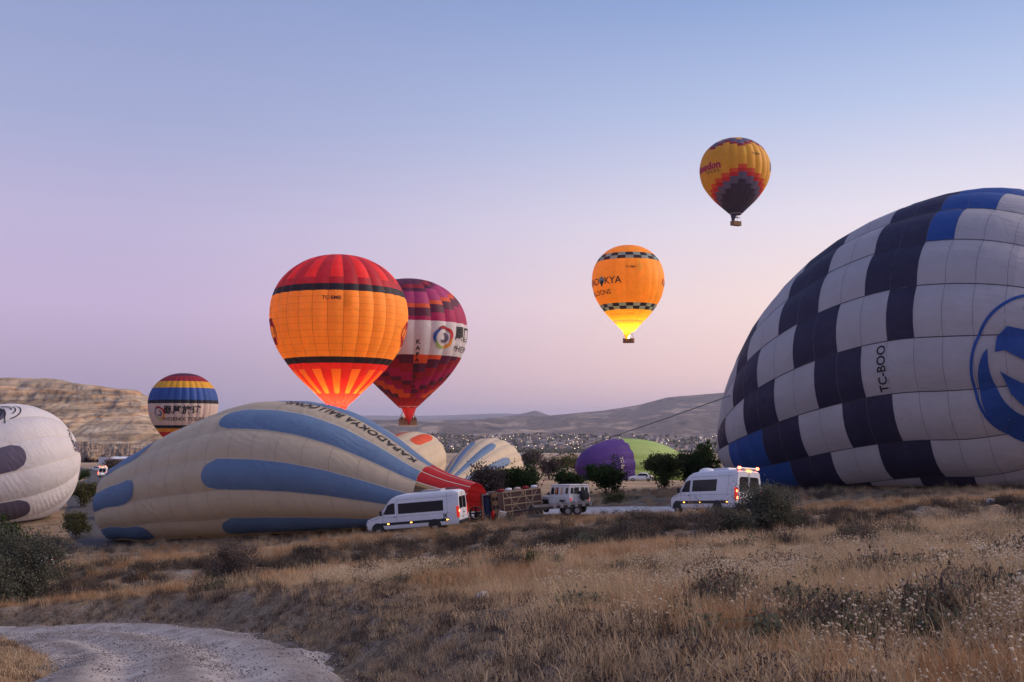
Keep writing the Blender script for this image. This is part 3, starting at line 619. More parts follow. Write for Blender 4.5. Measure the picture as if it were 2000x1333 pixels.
# --- basket with burner frame and cables, local origin at basket floor centre ---
def basket(name, label, loc, yaw=0.0, env=None, w=3.4, dpt=1.7, hgt=1.25, group=None, people=0, tilt=0.0, flame=False):
    t = thing(name, label, 'basket', loc, (tilt, 0, yaw), group)
    b = MB()
    for k in range(9):
        z0 = hgt*k/9; i = .012*(k % 2)
        b.box((0, 0, z0+hgt/18), (w-2*i, dpt-2*i, hgt/9-.01), bev=.05)
    b.build('body', M_wicker, t)
    MB().box((0, 0, hgt+.04), (w+.12, dpt+.12, .1), bev=.04).build('rim', M_leather, t); MB().box((0, 0, .03), (w+.08, dpt+.08, .1), bev=.03).build('base_trim', M_leather, t)
    for x in (-w/2+.12, w/2-.12):
        for y in (-dpt/2+.12, dpt/2-.12): MB().tube([(x, y, hgt), (x*.72, y*.8, hgt+1.35)], .035).build('pole', M_leather, t)
    MB().box((0, 0, hgt+1.38), (w*.76, dpt*.85, .07)).build('burner_frame', M_steel, t)
    for x in (-.55, .55): MB().lathe([(.02, 0), (.2, .02), (.22, .3), (.16, .45), (.02, .46)], (x, 0, hgt+1.42), n=12).build('burner', M_steel, t)
    return t
def person_mesh(name, shirt):
    m = MB(); rings = [(.02, .0, .0), (.15, .13, .02), (.19, .14, .35), (.2, .13, .55), (.215, .12, .68), (.14, .1, .76), (.06, .06, .80), (.055, .06, .85), (.085, .095, .92), (.088, .1, 1.0), (.06, .07, 1.07), (.01, .01, 1.09)]
    n = 10; pts = [[(a*math.cos(2*math.pi*j/n), b*math.sin(2*math.pi*j/n), z) for j in range(n)] for a, b, z in rings]; m.grid(pts, closed=True)
    m.m = [0 if i < 6*n else (1 if i < 9*n else 2) for i in range(len(m.f))]
    for sx in (-1, 1): m.tube([(sx*.2, 0, .68), (sx*.26, .05, .45), (sx*.2, .24, .36)], [.06, .05, .04], 6, 0)
    return m.mesh(name, [shirt, FB['skin'], M_ink], True)
# ======== flying balloons ========
def flyer(name, label, px, ytop, wpx, d, ybot, N, yaw=0.0, group='balloons in flight', bask=True, bulge=.03, lean=0.0):
    Rm = wpx/2/F*d; top = P(px, ytop, d); bot = P(px, ybot, d); Hh = (top-bot).z*1.005
    mouth = Vector((top.x, d, bot.z)); k = Hh/(2.2*Rm)
    root = thing(name, label, 'balloon', mouth+Vector((0, 0, -.01)), (0, 0, 0), group)
    prof = [(a*Rm*k, r*Rm) for a, r in SHAPE]
    vd = Vector((-mouth.x, -mouth.y, 0)).normalized(); vd.rotate(Matrix.Rotation(yaw, 3, 'Z'))
    return Env(mouth, (lean, 0, 1), vd, prof, N, bulge, root), root, Rm, Hh
def rig(root, e, Rm, bl, people=0, flame=None, group=None, yaw=.3, bscale=1.0):
    """scoop, cables, basket with burner below the mouth"""
    mouthr = float(e.r(0.0)); m = Vector(e.O); drop = 3.6*bscale
    for k in range(8):
        a = 2*math.pi*k/8; MB().tube([Vector((mouthr*math.cos(a), mouthr*math.sin(a), 0)), Vector((1.2*math.cos(a)*bscale, .7*math.sin(a)*bscale, -drop+2.7*bscale))], .018, 4).build('cable', M_cable, root)
    b = basket('basket', bl, m+Vector((0, 0, -drop-1.25*bscale+1.3)), yaw, group='baskets hanging under balloons'); b.scale = (bscale,)*3
    if flame:
        pl = bpy.data.lights.new('burner_light', 'POINT'); pl.energy = flame; pl.color = (1, .60, .22); pl.shadow_soft_size = .5
        lo = bpy.data.objects.new('burner_light', pl); C.objects.link(lo); lo.parent = root; lo.location = (0, 0, 2.2)
        f = MB(); f.lathe([(.02, -2.6), (.22, -2.2), (.34, -1.0), (.25, .4), (.1, 1.6), (.01, 2.2)], n=10); f.build('flame', M_flame, root, True)
    return b
def scoop(e, mt, drop, half=.9, ctr=0.0, name='scoop'):
    n = 9; r0 = float(e.r(0)); A = np.array(e.A); rows = []
    for u in np.linspace(0, 1, 6):
        ph = ctr+np.linspace(-half, half, n)*(1-u*.93); rr = r0*(1-.35*u)
        p = np.array(e.O)+np.outer(np.cos(ph)*rr, np.array(e.E1))+np.outer(np.sin(ph)*rr, np.array(e.E2))-A*drop*u; rows.append(p-np.array(e.root.location))
    return link(name, npmesh(name, np.concatenate(rows), gridfaces(6, n), mt), e.root)
WLINE = mat('white_rope', (.7, .68, .66), .7)
# -- orange and red --
e, root, Rm, Hh = flyer('hot_air_balloon', 'glowing orange balloon with red striped crown and black bands, burner lit', 664.5, 501, 261, 170, 792, 28, yaw=.06)
vh = e.v_of_h
for i in range(28):
    odd = i % 2
    e.panel(i, vh(.80), .99, FB['red'] if odd else FB['dkred']); e.panel(i, vh(.755), vh(.80), FB['dkred'])
    e.panel(i, vh(.71), vh(.755), FB['black']); e.panel(i, vh(.30), vh(.71), FB['orange'], nv=16)
    e.panel(i, vh(.262), vh(.30), FB['black']); e.panel(i, vh(.225), vh(.262), FB['red']); e.panel(i, vh(.075), vh(.225), FB['ember'] if odd else FB['red']); e.panel(i, 0, vh(.075), FB['red'])
e.patch('crown_cap', 0, 2*math.pi, .985, 1, FB['dkred'], n1=57, nv=3)
e.hoop(vh(.012), WLINE, .06); e_or = e
scoop(e, FB['red'], 2.6, 1.0, .25)
V2, F2 = text2d('TC-BMB', .85, .02); e.decal('lettering', V2, F2, -.17, vh(.66), M_ink)
for k in range(3): e.patch('vent_panel', .005+.035*k, .025+.035*k, vh(.60), vh(.70), FB['amber'], lift=.05, n1=3)
for sg, s_ in ((1.35, 'o'), (-1.4, 'o')):
    V2, F2 = arc2d(1.0, 2.3, 0, 6.283, 20, taper=False); e.decal('emblem', V2, F2, sg, vh(.47), FB['dkred'])
rig(root, e, Rm, 'wicker basket slung under the glowing orange balloon', flame=9500); e_or.tapes(mat('seam_dark', (.16, .05, .02), .8), .022, .0, .985, .02)
# -- magenta --
e, root, Rm, Hh = flyer('hot_air_balloon', 'magenta, plum and orange chequered balloon with white lettered band and gold-tinted basket', 799, 547, 223, 200, 797, 22, yaw=.10, bulge=.04)
vh = e.v_of_h
seqT = ['crimson', 'plum', 'plum', 'tangerine', 'lilac', 'lilac', 'lilac', 'plum', 'dkred', 'plum', 'plum']
seqB = ['crimson', 'tangerine', 'tangerine', 'plum', 'plum', 'dkred', 'dkred', 'crimson', 'crimson', 'plum', 'dkred']
def runs(cols, lo, hi):
    n = len(cols); out = []; s_ = 0
    for k in range(1, n+1):
        if k == n or cols[k] != cols[s_]: out.append((lo+(hi-lo)*s_/n, lo+(hi-lo)*k/n, cols[s_])); s_ = k
    return out
for i in range(22):
    ii = i if i < 11 else i-22
    cT = [seqT[int(k-ii*.75+44) % 11] if (k-ii*.75) > -60 else 'plum' for k in range(11)]
    cT = [seqT[max(0, min(10, int(round(k+2-(ii+3)*.8))))] if -6 < ii < 8 else seqT[(k+ii) % 11] for k in range(11)]
    for a, b, c in runs(cT, .635, .985): e.panel(i, vh(a), vh(b) if b < .98 else .99, FB[c])
    e.panel(i, vh(.385), vh(.635), FB['white'], nv=10)
    cB = [seqB[int((k+abs(ii+.5)*1.0+(3 if ii < 0 else 1))) % 11] for k in range(10)][::-1]
    for a, b, c in runs(cB, .075, .385): e.panel(i, vh(a), vh(b), FB[c])
    e.panel(i, 0, vh(.075), FB['dkred'])
e.patch('crown_cap', 0, 2*math.pi, .985, 1, FB['plum'], n1=45, nv=3); e.hoop(vh(.01), WLINE, .06); scoop(e, FB['dkred'], 3.4, 1.1, .1)
phoenix_logo(e, .52, vh(.515), 2.0)
for k, ch in enumerate('鳳凰旅遊'):
    V2, F2 = text2d(ch, 2.9, .03); e.decal('lettering', V2, F2, .91+k*.32, vh(.55), M_ink)
V2, F2 = text2d('PHOENIX TOURS', 1.7, .0, 'LEFT'); e.decal('lettering', V2, F2, .80, vh(.44), M_ink)
for k, ch in enumerate('KAPADOKYA'):
    V2, F2 = text2d(ch, 1.15, .03); e.decal('lettering', V2, F2, .06, vh(.475)-k*1.25/e.Ltot, M_ink, rot=-math.pi/2*0)
mb = rig(root, e, Rm, 'wicker basket tinted gold for warm light, with passengers, under the magenta balloon', flame=160)
shirts = [mat('jacket_'+k, c, .8, var=.15) for k, c in (('black', (.03, .03, .04)), ('navy', (.04, .05, .12)), ('maroon', (.16, .03, .04)), ('grey', (.2, .2, .22)))]
pms = [person_mesh('person', s_) for s_ in shirts]
M_goldlight = mat('cane_gold_light', (.50, .27, .09), .7, col2=(.62, .36, .13), vscale=9, bump=.4, bscale=40); mb.children[0].data.materials[0] = M_goldlight  # gold body colour stands in for warm light falling on the wicker
bl = mb.matrix_basis.copy()
for k in range(9):
    o = link('person', pms[k % 4]); q = bl @ Vector((-1.4+.35*k, (-.5, .45, 0)[k % 3], 1.0)); o.location = q; o.rotation_euler = (0, 0, rng.uniform(0, 6)); tag(o, 'passenger in dark jacket standing in the gold-tinted basket', 'person', 'passengers in the basket')
# -- yellow with chequered bands --
e, root, Rm, Hh = flyer('hot_air_balloon', 'amber balloon with two teal and black chequered bands above yellow skirt', 1226, 481, 140.5, 310, 648, 24, yaw=-.08, bulge=.012)
vh = e.v_of_h
for i in range(24):
    o = i % 2
    e.panel(i, vh(.875), .99, FB['amber']); e.panel(i, vh(.835), vh(.875), FB['teal' if o else 'black']); e.panel(i, vh(.795), vh(.835), FB['black' if o else 'teal'])
    e.panel(i, vh(.30), vh(.795), FB['amber'], nv=16)
    e.panel(i, vh(.265), vh(.30), FB['teal' if o else 'black']); e.panel(i, vh(.23), vh(.265), FB['black' if o else 'teal']); e.panel(i, vh(.12), vh(.23), FB['gold']); e.panel(i, 0, vh(.12), FB['orange'])
e.patch('crown_cap', 0, 2*math.pi, .985, 1, FB['amber'], n1=49, nv=3); e.hoop(vh(.115), WLINE, .08); scoop(e, FB['orange'], 2.8, 1.2, -.5)
V2, F2 = text2d('KAPAD', 3.0, .012, 'RIGHT'); e.decal('lettering', V2, F2, -.83, vh(.545), M_ink)
V2, F2 = text2d('KYA', 3.0, .012, 'LEFT'); e.decal('lettering', V2, F2, -.62, vh(.545), M_ink)
V2, F2 = text2d('BALLOONS', 2.2, .01); e.decal('lettering', V2, F2, -.98, vh(.42), M_ink)
V2, F2 = arc2d(0, 1.25, 0, 6.283, 16, taper=False); e.decal('emblem', V2, F2, -.725, vh(.555), FB['teal'], lift=.05)
V2, F2 = poly2d([(-.9, .1), (.9, .1), (.25, -1.7), (-.25, -1.7)]); e.decal('emblem', V2, F2, -.725, vh(.55), M_ink, lift=.08)
V2, F2 = text2d('TC-BMU', .9, .02); e.decal('lettering', V2, F2, .16, vh(.69), M_ink)
V2, F2 = text2d('KAPADOKYA BALLOONS', .8, .0); e.decal('lettering', V2, F2, -.3, vh(.18), FB['orange'])
V2, F2 = text2d('KAPADOKYA', 3.0, .012, 'LEFT'); e.decal('lettering', V2, F2, 1.25, vh(.545), M_ink)
for k in range(2): e.patch('vent_panel', .36+.05*k, .39+.05*k, vh(.64), vh(.78), FB['gold'], lift=.05, n1=3)
rig(root, e, Rm, 'brown wicker basket below the amber balloon', flame=9000, yaw=-.3)
# -- yellow with stepped slate skirt --
e, root, Rm, Hh = flyer('hot_air_balloon', 'golden yellow balloon with zigzag crown and stepped red and slate skirt', 1434, 273, 134, 320, 420, 24, yaw=.10, bulge=.035)
vh = e.v_of_h
for i in range(24):
    k = min(i, 24-i); k = k if k <= 8 else 16-k; k = max(k, 0); ot = .555-.05*k
    zz_ = [0, .035, .07, .035][i % 4]; ct = .80+zz_
    e.panel(i, vh(ct+.115), .99, FB['yellow']); e.panel(i, vh(ct+.04), vh(ct+.115), FB['slate']); e.panel(i, vh(ct), vh(ct+.04), FB['dkred']); e.panel(i, vh(ot), vh(ct), FB['yellow'], nv=14)
    e.panel(i, vh(ot-.048), vh(ot), FB['tangerine']); e.panel(i, vh(ot-.095), vh(ot-.048), FB['red']); e.panel(i, vh(max(ot-.18, .1)), vh(max(ot-.095, .11)), FB['slate'])
    if ot-.18 > .1: e.panel(i, vh(.09), vh(ot-.18), FB['char'])
    e.panel(i, 0, vh(.09 if ot-.18 > .1 else .1), FB['navy'])
e.patch('crown_cap', 0, 2*math.pi, .985, 1, FB['yellow'], n1=49, nv=3); e.hoop(vh(.01), WLINE, .06); scoop(e, FB['navy'], 3.4, 1.1, -.9)
V2, F2 = text2d('Brendon', 3.3, .035); e.decal('lettering', V2, F2, -1.02, vh(.575), FB['crimson'])
V2, F2 = text2d('T O U R S', 1.3, .02); e.decal('lettering', V2, F2, -.82, vh(.50), M_tape)
V2, F2 = text2d('TC-BLK', .9, .02); e.decal('lettering', V2, F2, .55, vh(.70), M_ink)
st = [((2.6 if k % 2 == 0 else 1.1)*math.sin(k*math.pi/5), (2.6 if k % 2 == 0 else 1.1)*math.cos(k*math.pi/5)) for k in range(10)]
V2, F2 = poly2d(st); e.decal('emblem', V2, F2, 1.42, vh(.60), FB['slate'])
for k in range(3): e.patch('vent_panel', .16+.05*k, .19+.05*k, vh(.66), vh(.78), FB['gold'], lift=.05, n1=3)
rig(root, e, Rm, 'small brown wicker basket below the golden zigzag balloon', yaw=.5)
# -- left: banded red, gold, blue --
e, root, Rm, Hh = flyer('hot_air_balloon', 'banded red, gold and blue balloon with pink lettered belt before the mesa', 360, 730, 126.5, 330, 880, 28, yaw=-.05, bulge=.04)
vh = e.v_of_h
for i in range(28):
    for a, b, c in ((0, .12, 'dkred'), (.12, .24, 'red'), (.24, .285, 'orange'), (.285, .325, 'black'), (.325, .60, 'skin'), (.60, .645, 'black'), (.645, .80, 'royal'), (.80, .885, 'yellow'), (.885, .955, 'dkred'), (.955, 1, 'plum')):
        e.panel(i, vh(a), vh(b) if b < 1 else 1, FB[c], n1=5)
e.hoop(vh(.01), WLINE, .06); scoop(e, FB['dkred'], 3, 1.1, .2)
phoenix_logo(e, -.70, vh(.475), 1.95)
for k, ch in enumerate('鳳凰旅遊'):
    V2, F2 = text2d(ch, 2.9, .035); e.decal('lettering', V2, F2, -.40+k*.275, vh(.51), M_ink)
V2, F2 = text2d('PHOENIX TOURS', 1.75, .01); e.decal('lettering', V2, F2, .06, vh(.40), M_ink)
rig(root, e, Rm, 'basket under the banded balloon by the mesa', yaw=.2)
# ======== balloons lying on the ground ========
def groundclamp(eps=.04):
    def f(Pt):
        sh = Pt.shape; q = Pt.reshape(-1, 3).copy(); g = H(q[:, 0], q[:, 1], False)+eps
        below = q[:, 2] < g+.5; t = (g+.5-q[:, 2]); q[:, 2] = np.where(below, g+.5*np.exp(-t/.5), q[:, 2]); return q.reshape(sh)
    return f
def lyer(name, label, mouth, crown, prof, N, group='balloons being inflated on the ground', twist=0.0, bulge=.03, flat=(1.1, 1.0), phase=0.0, upE=None, off=None, pill=0.0, rows=14, clamp=True):
    mouth = Vector(mouth); crown = Vector(crown); A = crown-mouth
    b = Vector(((mouth.x+crown.x)/2, (mouth.y+crown.y)/2, 0)); b.z = hz(b.x, b.y)
    root = thing(name, label, 'balloon', b, (0, 0, 0), group)
    side = Vector((-b.x, -b.y, 0))      # phi=0 faces the camera, phi=90 up
    e = Env(mouth, A, side, prof, N, bulge, root, groundclamp() if clamp else None, twist, off, flat, phase, pill, rows)
    if e.E2.z < 0: e.E2 = -e.E2; e.flip = True
    return e, root
# -- cream and blue, in the middle --
MO = P(932, 975, 73.5); CR = P(236, 1000, 90); Lc = (CR-MO).length
TOPC = [(212, 1000), (222, 965), (240, 940), (270, 905), (330, 868), (400, 834), (480, 803), (560, 788), (640, 797), (690, 815), (740, 836), (800, 882), (850, 918), (880, 930), (940, 948), (960, 950)]
hts = []
for s_ in (0, .06, .12, .2, .28, .36, .44, .52, .6, .68, .76, .83, .89, .94, .975, 1.0):
    q = MO.lerp(CR, s_); pxx = 1000+q.x/q.y*F*math.cos(PITCH); yt = float(np.interp(pxx, [t_[0] for t_ in TOPC], [t_[1] for t_ in TOPC]))
    hts.append((s_, max(.4, P(pxx, yt, q.y).z-float(H(q.x, q.y, False)))))
hts[-1] = (1.0, .4); hts[-2] = (.975, max(hts[-2][1], 4.6)); hts[-3] = (hts[-3][0], max(hts[-3][1], 6.4))
prof = [(s_*Lc, h_*.52) for s_, h_ in hts]
hs = np.array(hts)
def off_cream(v):
    s_ = np.interp(v, EC.pv, EC.ps)/Lc; h_ = np.interp(s_, hs[:, 0], hs[:, 1])
    base = np.array(EC.O)+np.multiply.outer(s_*Lc, np.array(EC.A)); g = H(base[..., 0], base[..., 1], False)
    o = np.zeros(base.shape); o[..., 2] = g+h_*.5-base[..., 2]; return o
EC, root = lyer('hot_air_balloon', 'cream balloon with long blue lozenge stripes lying half inflated behind the white van', MO, CR, prof, 14, twist=R(14), phase=R(-18), flat=(1.12, 1.0), pill=.006, rows=18)
EC.off = off_cream; e = EC
M_inner = FB['cream']
for i in range(14):
    e.panel(i, .10, 1.0, FB['cream'], n1=7, nv=40)
    a, b = e.gore(i)
    am = math.degrees((a+b)/2) % 360
    if 30 < am < 205: e.patch('skirt_panel', a, b, -.0, .10, FB['red'], n1=5, nv=6)
    if i % 2 == 0:
        e.patch('blue_stripe', a+.01, b-.01, .10, .54, FB['blue'], lift=.03, n1=9, nv=30, round1=.035)
        e.patch('blue_patch', a+.01, b-.01, .75, .985, FB['blue'], lift=.03, n1=9, nv=16, round0=.035)
e.tapes(M_tape_pale, .03, .0, .99, .035)
M_seamc = mat('cloth_seam', (.34, .25, .16), .8); M_seamo = mat('cloth_seam_orange', (.42, .15, .03), .8)
for k in range(15): e.hoop(.15+.055*k, M_seamc, .011, .034, name='cloth_seam')
for k in range(9): e_or.hoop(e_or.v_of_h(.335+.042*k), M_seamo, .018, .03, name='cloth_seam')
V2, F2 = text2d('KAPADOKYA BALLOONS', 1.05, .02); e.decal('lettering', V2, F2, R(-18+25.7*3.6), .27, M_ink, rot=math.pi/2, lift=.06)
# -- chequered navy and grey, right --
Cb = P(1918, 680, 82); MO = P(1428, 700, 99); Rb = 306/F*81
ax = (Cb-MO); dl = ax.length; CR = Cb+ax.normalized()*Rb*.95; Lk = (CR-MO).length
prof = [(0, .22*Rb), (.07*dl, .40*Rb), (.17*dl, .60*Rb), (.32*dl, .80*Rb), (.5*dl, .92*Rb), (.72*dl, .985*Rb), (dl, Rb), (dl+.28*Rb, .965*Rb), (dl+.52*Rb, .86*Rb), (dl+.74*Rb, .66*Rb), (dl+.87*Rb, .42*Rb), (dl+.93*Rb, .2*Rb), (dl+.95*Rb, .02)]
def off_check(v):
    s_ = np.clip(1-np.interp(v, EK.pv, EK.ps)/dl, 0, 1); o = np.zeros(s_.shape+(3,)); o[..., 2] = -8.3*s_**1.7; return o
e, root = lyer('hot_air_balloon', 'huge grey balloon with navy and blue chequer steps and blue emblem, lying inflated', MO, CR, prof, 20, bulge=.022, flat=(1, 1), pill=.006, rows=17)
M_seam_k = mat('cloth_seam_grey', (.16, .15, .18), .8); EK = e; e.off = off_check
cell = 2.05/e.Ltot; K0 = float(np.interp(dl-.2, e.ps, e.pv))
rowsK = {5: (-2, ['navy', 'grey', 'navy', 'grey', 'navy', 'royal']), 4: (0, ['navy*', 'grey', 'navy', 'grey', 'navy']), 3: (0, ['navy', 'grey', 'navy', 'grey', 'navy*']), 2: (1, ['royal*', 'navy', 'grey', 'navy', 'grey', 'navy']), 1: (2, ['royal', 'navy', 'grey', 'navy', 'grey']), 0: (3, ['royal*', 'royal', 'navy', 'grey', 'navy']), 6: (-1, ['navy', 'grey', 'navy', 'royal', 'royal*']), 7: (0, ['navy', 'grey', 'navy', 'royal', 'royal']), 8: (1, ['navy', 'grey', 'navy', 'royal', 'royal']), 9: (2, ['navy', 'grey', 'navy', 'royal', 'royal'])}
for g in range(20):
    row = 4-g if g <= 4 else (4-g+20 if g >= 11 else None)      # gore g covers phi [18g,18g+18]
    k0, seq = rowsK.get(row, (g % 4, ['navy', 'grey', 'navy', 'grey', 'royal']))
    hi = 1.0; x = K0+k0*cell
    for a in np.linspace(x, 1.0, 4)[:-1][::-1]: e.panel(g, a, hi, FB['grey'], n1=7); hi = a
    for s_ in seq:
        n = 1 if s_.endswith('*') else 2; lo = max(x-n*cell, .06)
        if lo < x-.005: e.panel(g, lo, x, FB[s_.strip('*')], n1=7); x = lo
    while x > .07:
        lo = max(x-3*cell, .06); lo = .06 if lo < .1 else lo; e.panel(g, lo, x, FB['grey'], n1=7); x = lo
    e.panel(g, 0, x, FB['grey'], n1=7)
e.tapes(M_tape, .035, 0, .99, .03)
for k in range(-10, 8): e.hoop(K0+k*cell, M_seam_k, .012, .03, name='cloth_seam')
V2, F2 = text2d('TC-BOO', .92, .015); e.decal('lettering', V2, F2, R(-9), K0-1.2*cell, M_ink, rot=math.pi, lift=.06)
EMB = (K0+4.4*cell, R(-14))
for V2, F2 in (arc2d(5.05, 5.25, 1.5, 4.4, 40, taper=False), arc2d(3.4, 5.25, 2.75, 6.3, 44), arc2d(3.5, 5.25, -.2, 1.95, 30), poly2d([(-3.5, 1.4), (-3.4, 2.3), (-2.7, 2.9), (-1.5, 2.7), (-.46, 1.5), (-.4, .06), (-1.7, .87), (-2.9, 1.5)]), poly2d([(-3.3, .3), (-2.1, -.55), (0, -1.8), (2.2, -1.6), (1.6, -2.4), (0, -2.5), (-1.9, -2.2), (-2.8, -1.15)])):
    EL = EL+.025 if 'EL' in globals() else .06; e.decal('emblem', V2, F2, EMB[1], EMB[0], FB['royal'], rot=-math.pi/2, lift=EL)
# crown line
MB().tube([P(1441, 768, 88), P(1300, 818, 97), P(1150, 869, 107), P(985, 925, 118)], .045, 5).build('crown_rope', M_cable); tag(bpy.data.objects['crown_rope'], 'long dark crown rope running from the chequered balloon to the trees', 'rope')
# -- white with dark patches, far left --
MO = P(-330, 985, 96); CR = P(150, 885, 112); Lw = (CR-MO).length
prof = [(s_*Lw, r_*6.5) for s_, r_ in ((0, .22), (.15, .42), (.3, .66), (.45, .86), (.6, .98), (.72, 1.0), (.83, .9), (.91, .7), (.96, .46), (.99, .2), (1, .02))]
e, root = lyer('hot_air_balloon', 'white balloon with dark plum lozenge patches lying beside the grey bushes', MO, CR, prof, 14, twist=R(10), phase=R(-8), pill=.006)
for i in range(14):
    e.panel(i, 0, 1, FB['white'], n1=7, nv=36); a, b = e.gore(i)
    if i % 2 == 0:
        e.patch('dark_stripe', a+.02, b-.02, .05, .60, FB['ash'], lift=.03, n1=9, nv=26, round1=.04); e.patch('dark_patch', a+.03, b-.03, .845, .94, FB['ash'], lift=.03, n1=9, nv=10, round0=.03, round1=.03)
e.tapes(M_tape_pale, .025, 0, .99)
V2, F2 = text2d('TC-BKF', .8, .03); e.decal('lettering', V2, F2, R(14), .83, M_ink, rot=0, lift=.05)
for k, (a0, a1, r_) in enumerate(((0, 3, 1.5), (.4, 2.6, 1.0), (1, 4, .6), (2.4, 5.2, 1.2), (3, 5.5, .8))):
    V2, F2 = arc2d(r_, r_+.12, a0, a1, 14, taper=False); e.decal('printed_sketch', V2, F2, R(58), .60, M_ink, lift=.05)
for k in range(7):
    V2, F2 = poly2d([(0, -.05), (2.1, .25*k-.8), (2.15, .25*k-.7), (0, .05)]); e.decal('printed_sketch', V2, F2, R(58), .60, M_ink, rot=.5*k, lift=.055)
# -- cream with red marks, behind --
MO = P(690, 960, 128); CR = P(846, 885, 150); Lr = (CR-MO).length
prof = [(s_*Lr, r_*4.4) for s_, r_ in ((0, .25), (.2, .55), (.4, .85), (.58, 1.0), (.74, .98), (.87, .8), (.95, .52), (.99, .2), (1, .02))]
e, root = lyer('hot_air_balloon', 'small cream balloon with red crown marks half hidden behind the cream and blue one', MO, CR, prof, 14, flat=(1, 1))
for i in range(14):
    e.panel(i, 0, 1, FB['cream'], n1=5, nv=24); a, b = e.gore(i)
    if i in (1, 3, 4): e.patch('red_patch', a+.03, b-.03, .45+.06*(i == 1), .74, FB['tangerine'], lift=.03, n1=7, nv=12, round0=.04, round1=.06)
    if i in (2, 5): e.patch('teal_patch', a+.05, b-.05, .7, .85, FB['sky'], lift=.03, n1=7, nv=8, round0=.03, round1=.03)
e.tapes(M_tape_pale, .02, 0, .99, nv=20)
# -- cream with fanned blue stripes --
MO = P(866, 958, 108); CR = P(990, 905, 126); Lr = (CR-MO).length
prof = [(s_*Lr, r_*3.75) for s_, r_ in ((0, .16), (.2, .5), (.4, .8), (.58, .98), (.72, 1.0), (.84, .86), (.93, .6), (.98, .3), (1, .02))]
e, root = lyer('hot_air_balloon', 'small cream balloon with fanned blue stripes rising behind the dark shrubs', MO, CR, prof, 18, flat=(1, 1), bulge=.04)
for i in range(18):
    e.panel(i, 0, 1, FB['cream'], n1=5, nv=24); a, b = e.gore(i)
    if i % 2 == 0: e.patch('blue_stripe', a+.03, b-.03, .05, .55, FB['blue'], lift=.03, n1=9, nv=16, round1=.05); e.patch('blue_patch', a+.06, b-.06, .80, .9, FB['blue'], lift=.03, n1=7, nv=8, round0=.03, round1=.03)
e.tapes(M_tape_pale, .02, 0, .99, nv=20)
V2, F2 = text2d('KAPADOKYA BALLOONS', .62, .02); e.decal('lettering', V2, F2, R(-10), .42, M_ink, rot=math.pi/2, lift=.05)
# -- purple and green --
MO = P(1350, 918, 205); CR = P(1128, 912, 190); Lr = (CR-MO).length
prof = [(s_*Lr, r_*5.6) for s_, r_ in ((0, .34), (.12, .58), (.27, .82), (.42, .96), (.56, 1.0), (.7, .95), (.82, .8), (.91, .6), (.97, .34), (1, .02))]
e, root = lyer('hot_air_balloon', 'purple balloon with a lime green lower half lying behind the trees', MO, CR, prof, 16, flat=(1, 1), bulge=.04, pill=.012, rows=12)
for i in range(16):
    e.panel(i, 0, .30, FB['lime'], n1=5, nv=10); e.panel(i, .30, .63, FB['lime'], n1=5, nv=12); e.panel(i, .63, 1, FB['violet'], n1=5, nv=20)
e.tapes(FB['violet'], .02, .63, .99, nv=20)
V2, F2 = text2d('TC-BUG', .9, .03); e.decal('lettering', V2, F2, R(8), .72, M_tape_pale, rot=math.pi, lift=.06)
# ---------------- vehicles ----------------
M_white = mat('white_paint', (.74, .74, .76), .28, var=.04, vscale=1.2, spec=.5)
M_whited = mat('white_paint_dusty', (.70, .69, .69), .4, col2=(.60, .57, .53), vscale=2.5, spec=.4)
M_glass = mat('tinted_glass', (.006, .006, .009), .12, spec=.22)
M_black = mat('black_plastic', (.022, .022, .024), .55, var=.2)
M_tyre = mat('tyre_rubber', (.02, .02, .021), .85, var=.2, vscale=8)
M_rim = mat('wheel_rim', (.42, .42, .43), .35, metal=.8)
M_redlamp = mat('red_lamp', (.45, .02, .015), .25, emit=(1, .05, .02), estr=.35)
M_redlit = mat('red_lamp_lit', (.8, .1, .05), .3, emit=(1, .16, .06), estr=9)
M_amber = mat('amber_lamp_lit', (.9, .4, .05), .3, emit=(1, .42, .06), estr=7)
M_whitelamp = mat('white_lamp_lit', (.9, .9, .8), .3, emit=(.85, 1, .75), estr=5)
M_plate = mat('number_plate', (.7, .7, .7), .5, var=.1)
M_seam = mat('panel_gap', (.12, .12, .13), .8)
M_clear = mat('clear_lens', (.55, .57, .6), .1, spec=.7)
TOPL = [(0, .78), (.04, .95), (.18, 1.06), (.5, 1.17), (.92, 1.28), (1.05, 1.36), (1.75, 2.2), (2.0, 2.43), (2.35, 2.58), (2.9, 2.66), (5.5, 2.68), (6.6, 2.66), (6.85, 2.6), (6.95, 2.5)]
def van_hw(x, z):
    ztop = float(np.interp(x, [p[0] for p in TOPL], [p[1] for p in TOPL]))
    w = np.interp(z, [.3, .55, 1.0, 1.3, 2.2, 2.55, 2.7], [.93, .985, .99, .97, .86, .80, .7])
    w = w*np.interp(x, [0, .1, .35, .9, 6.6, 6.95], [.78, .88, .96, 1, 1, .97])
    return float(w), ztop
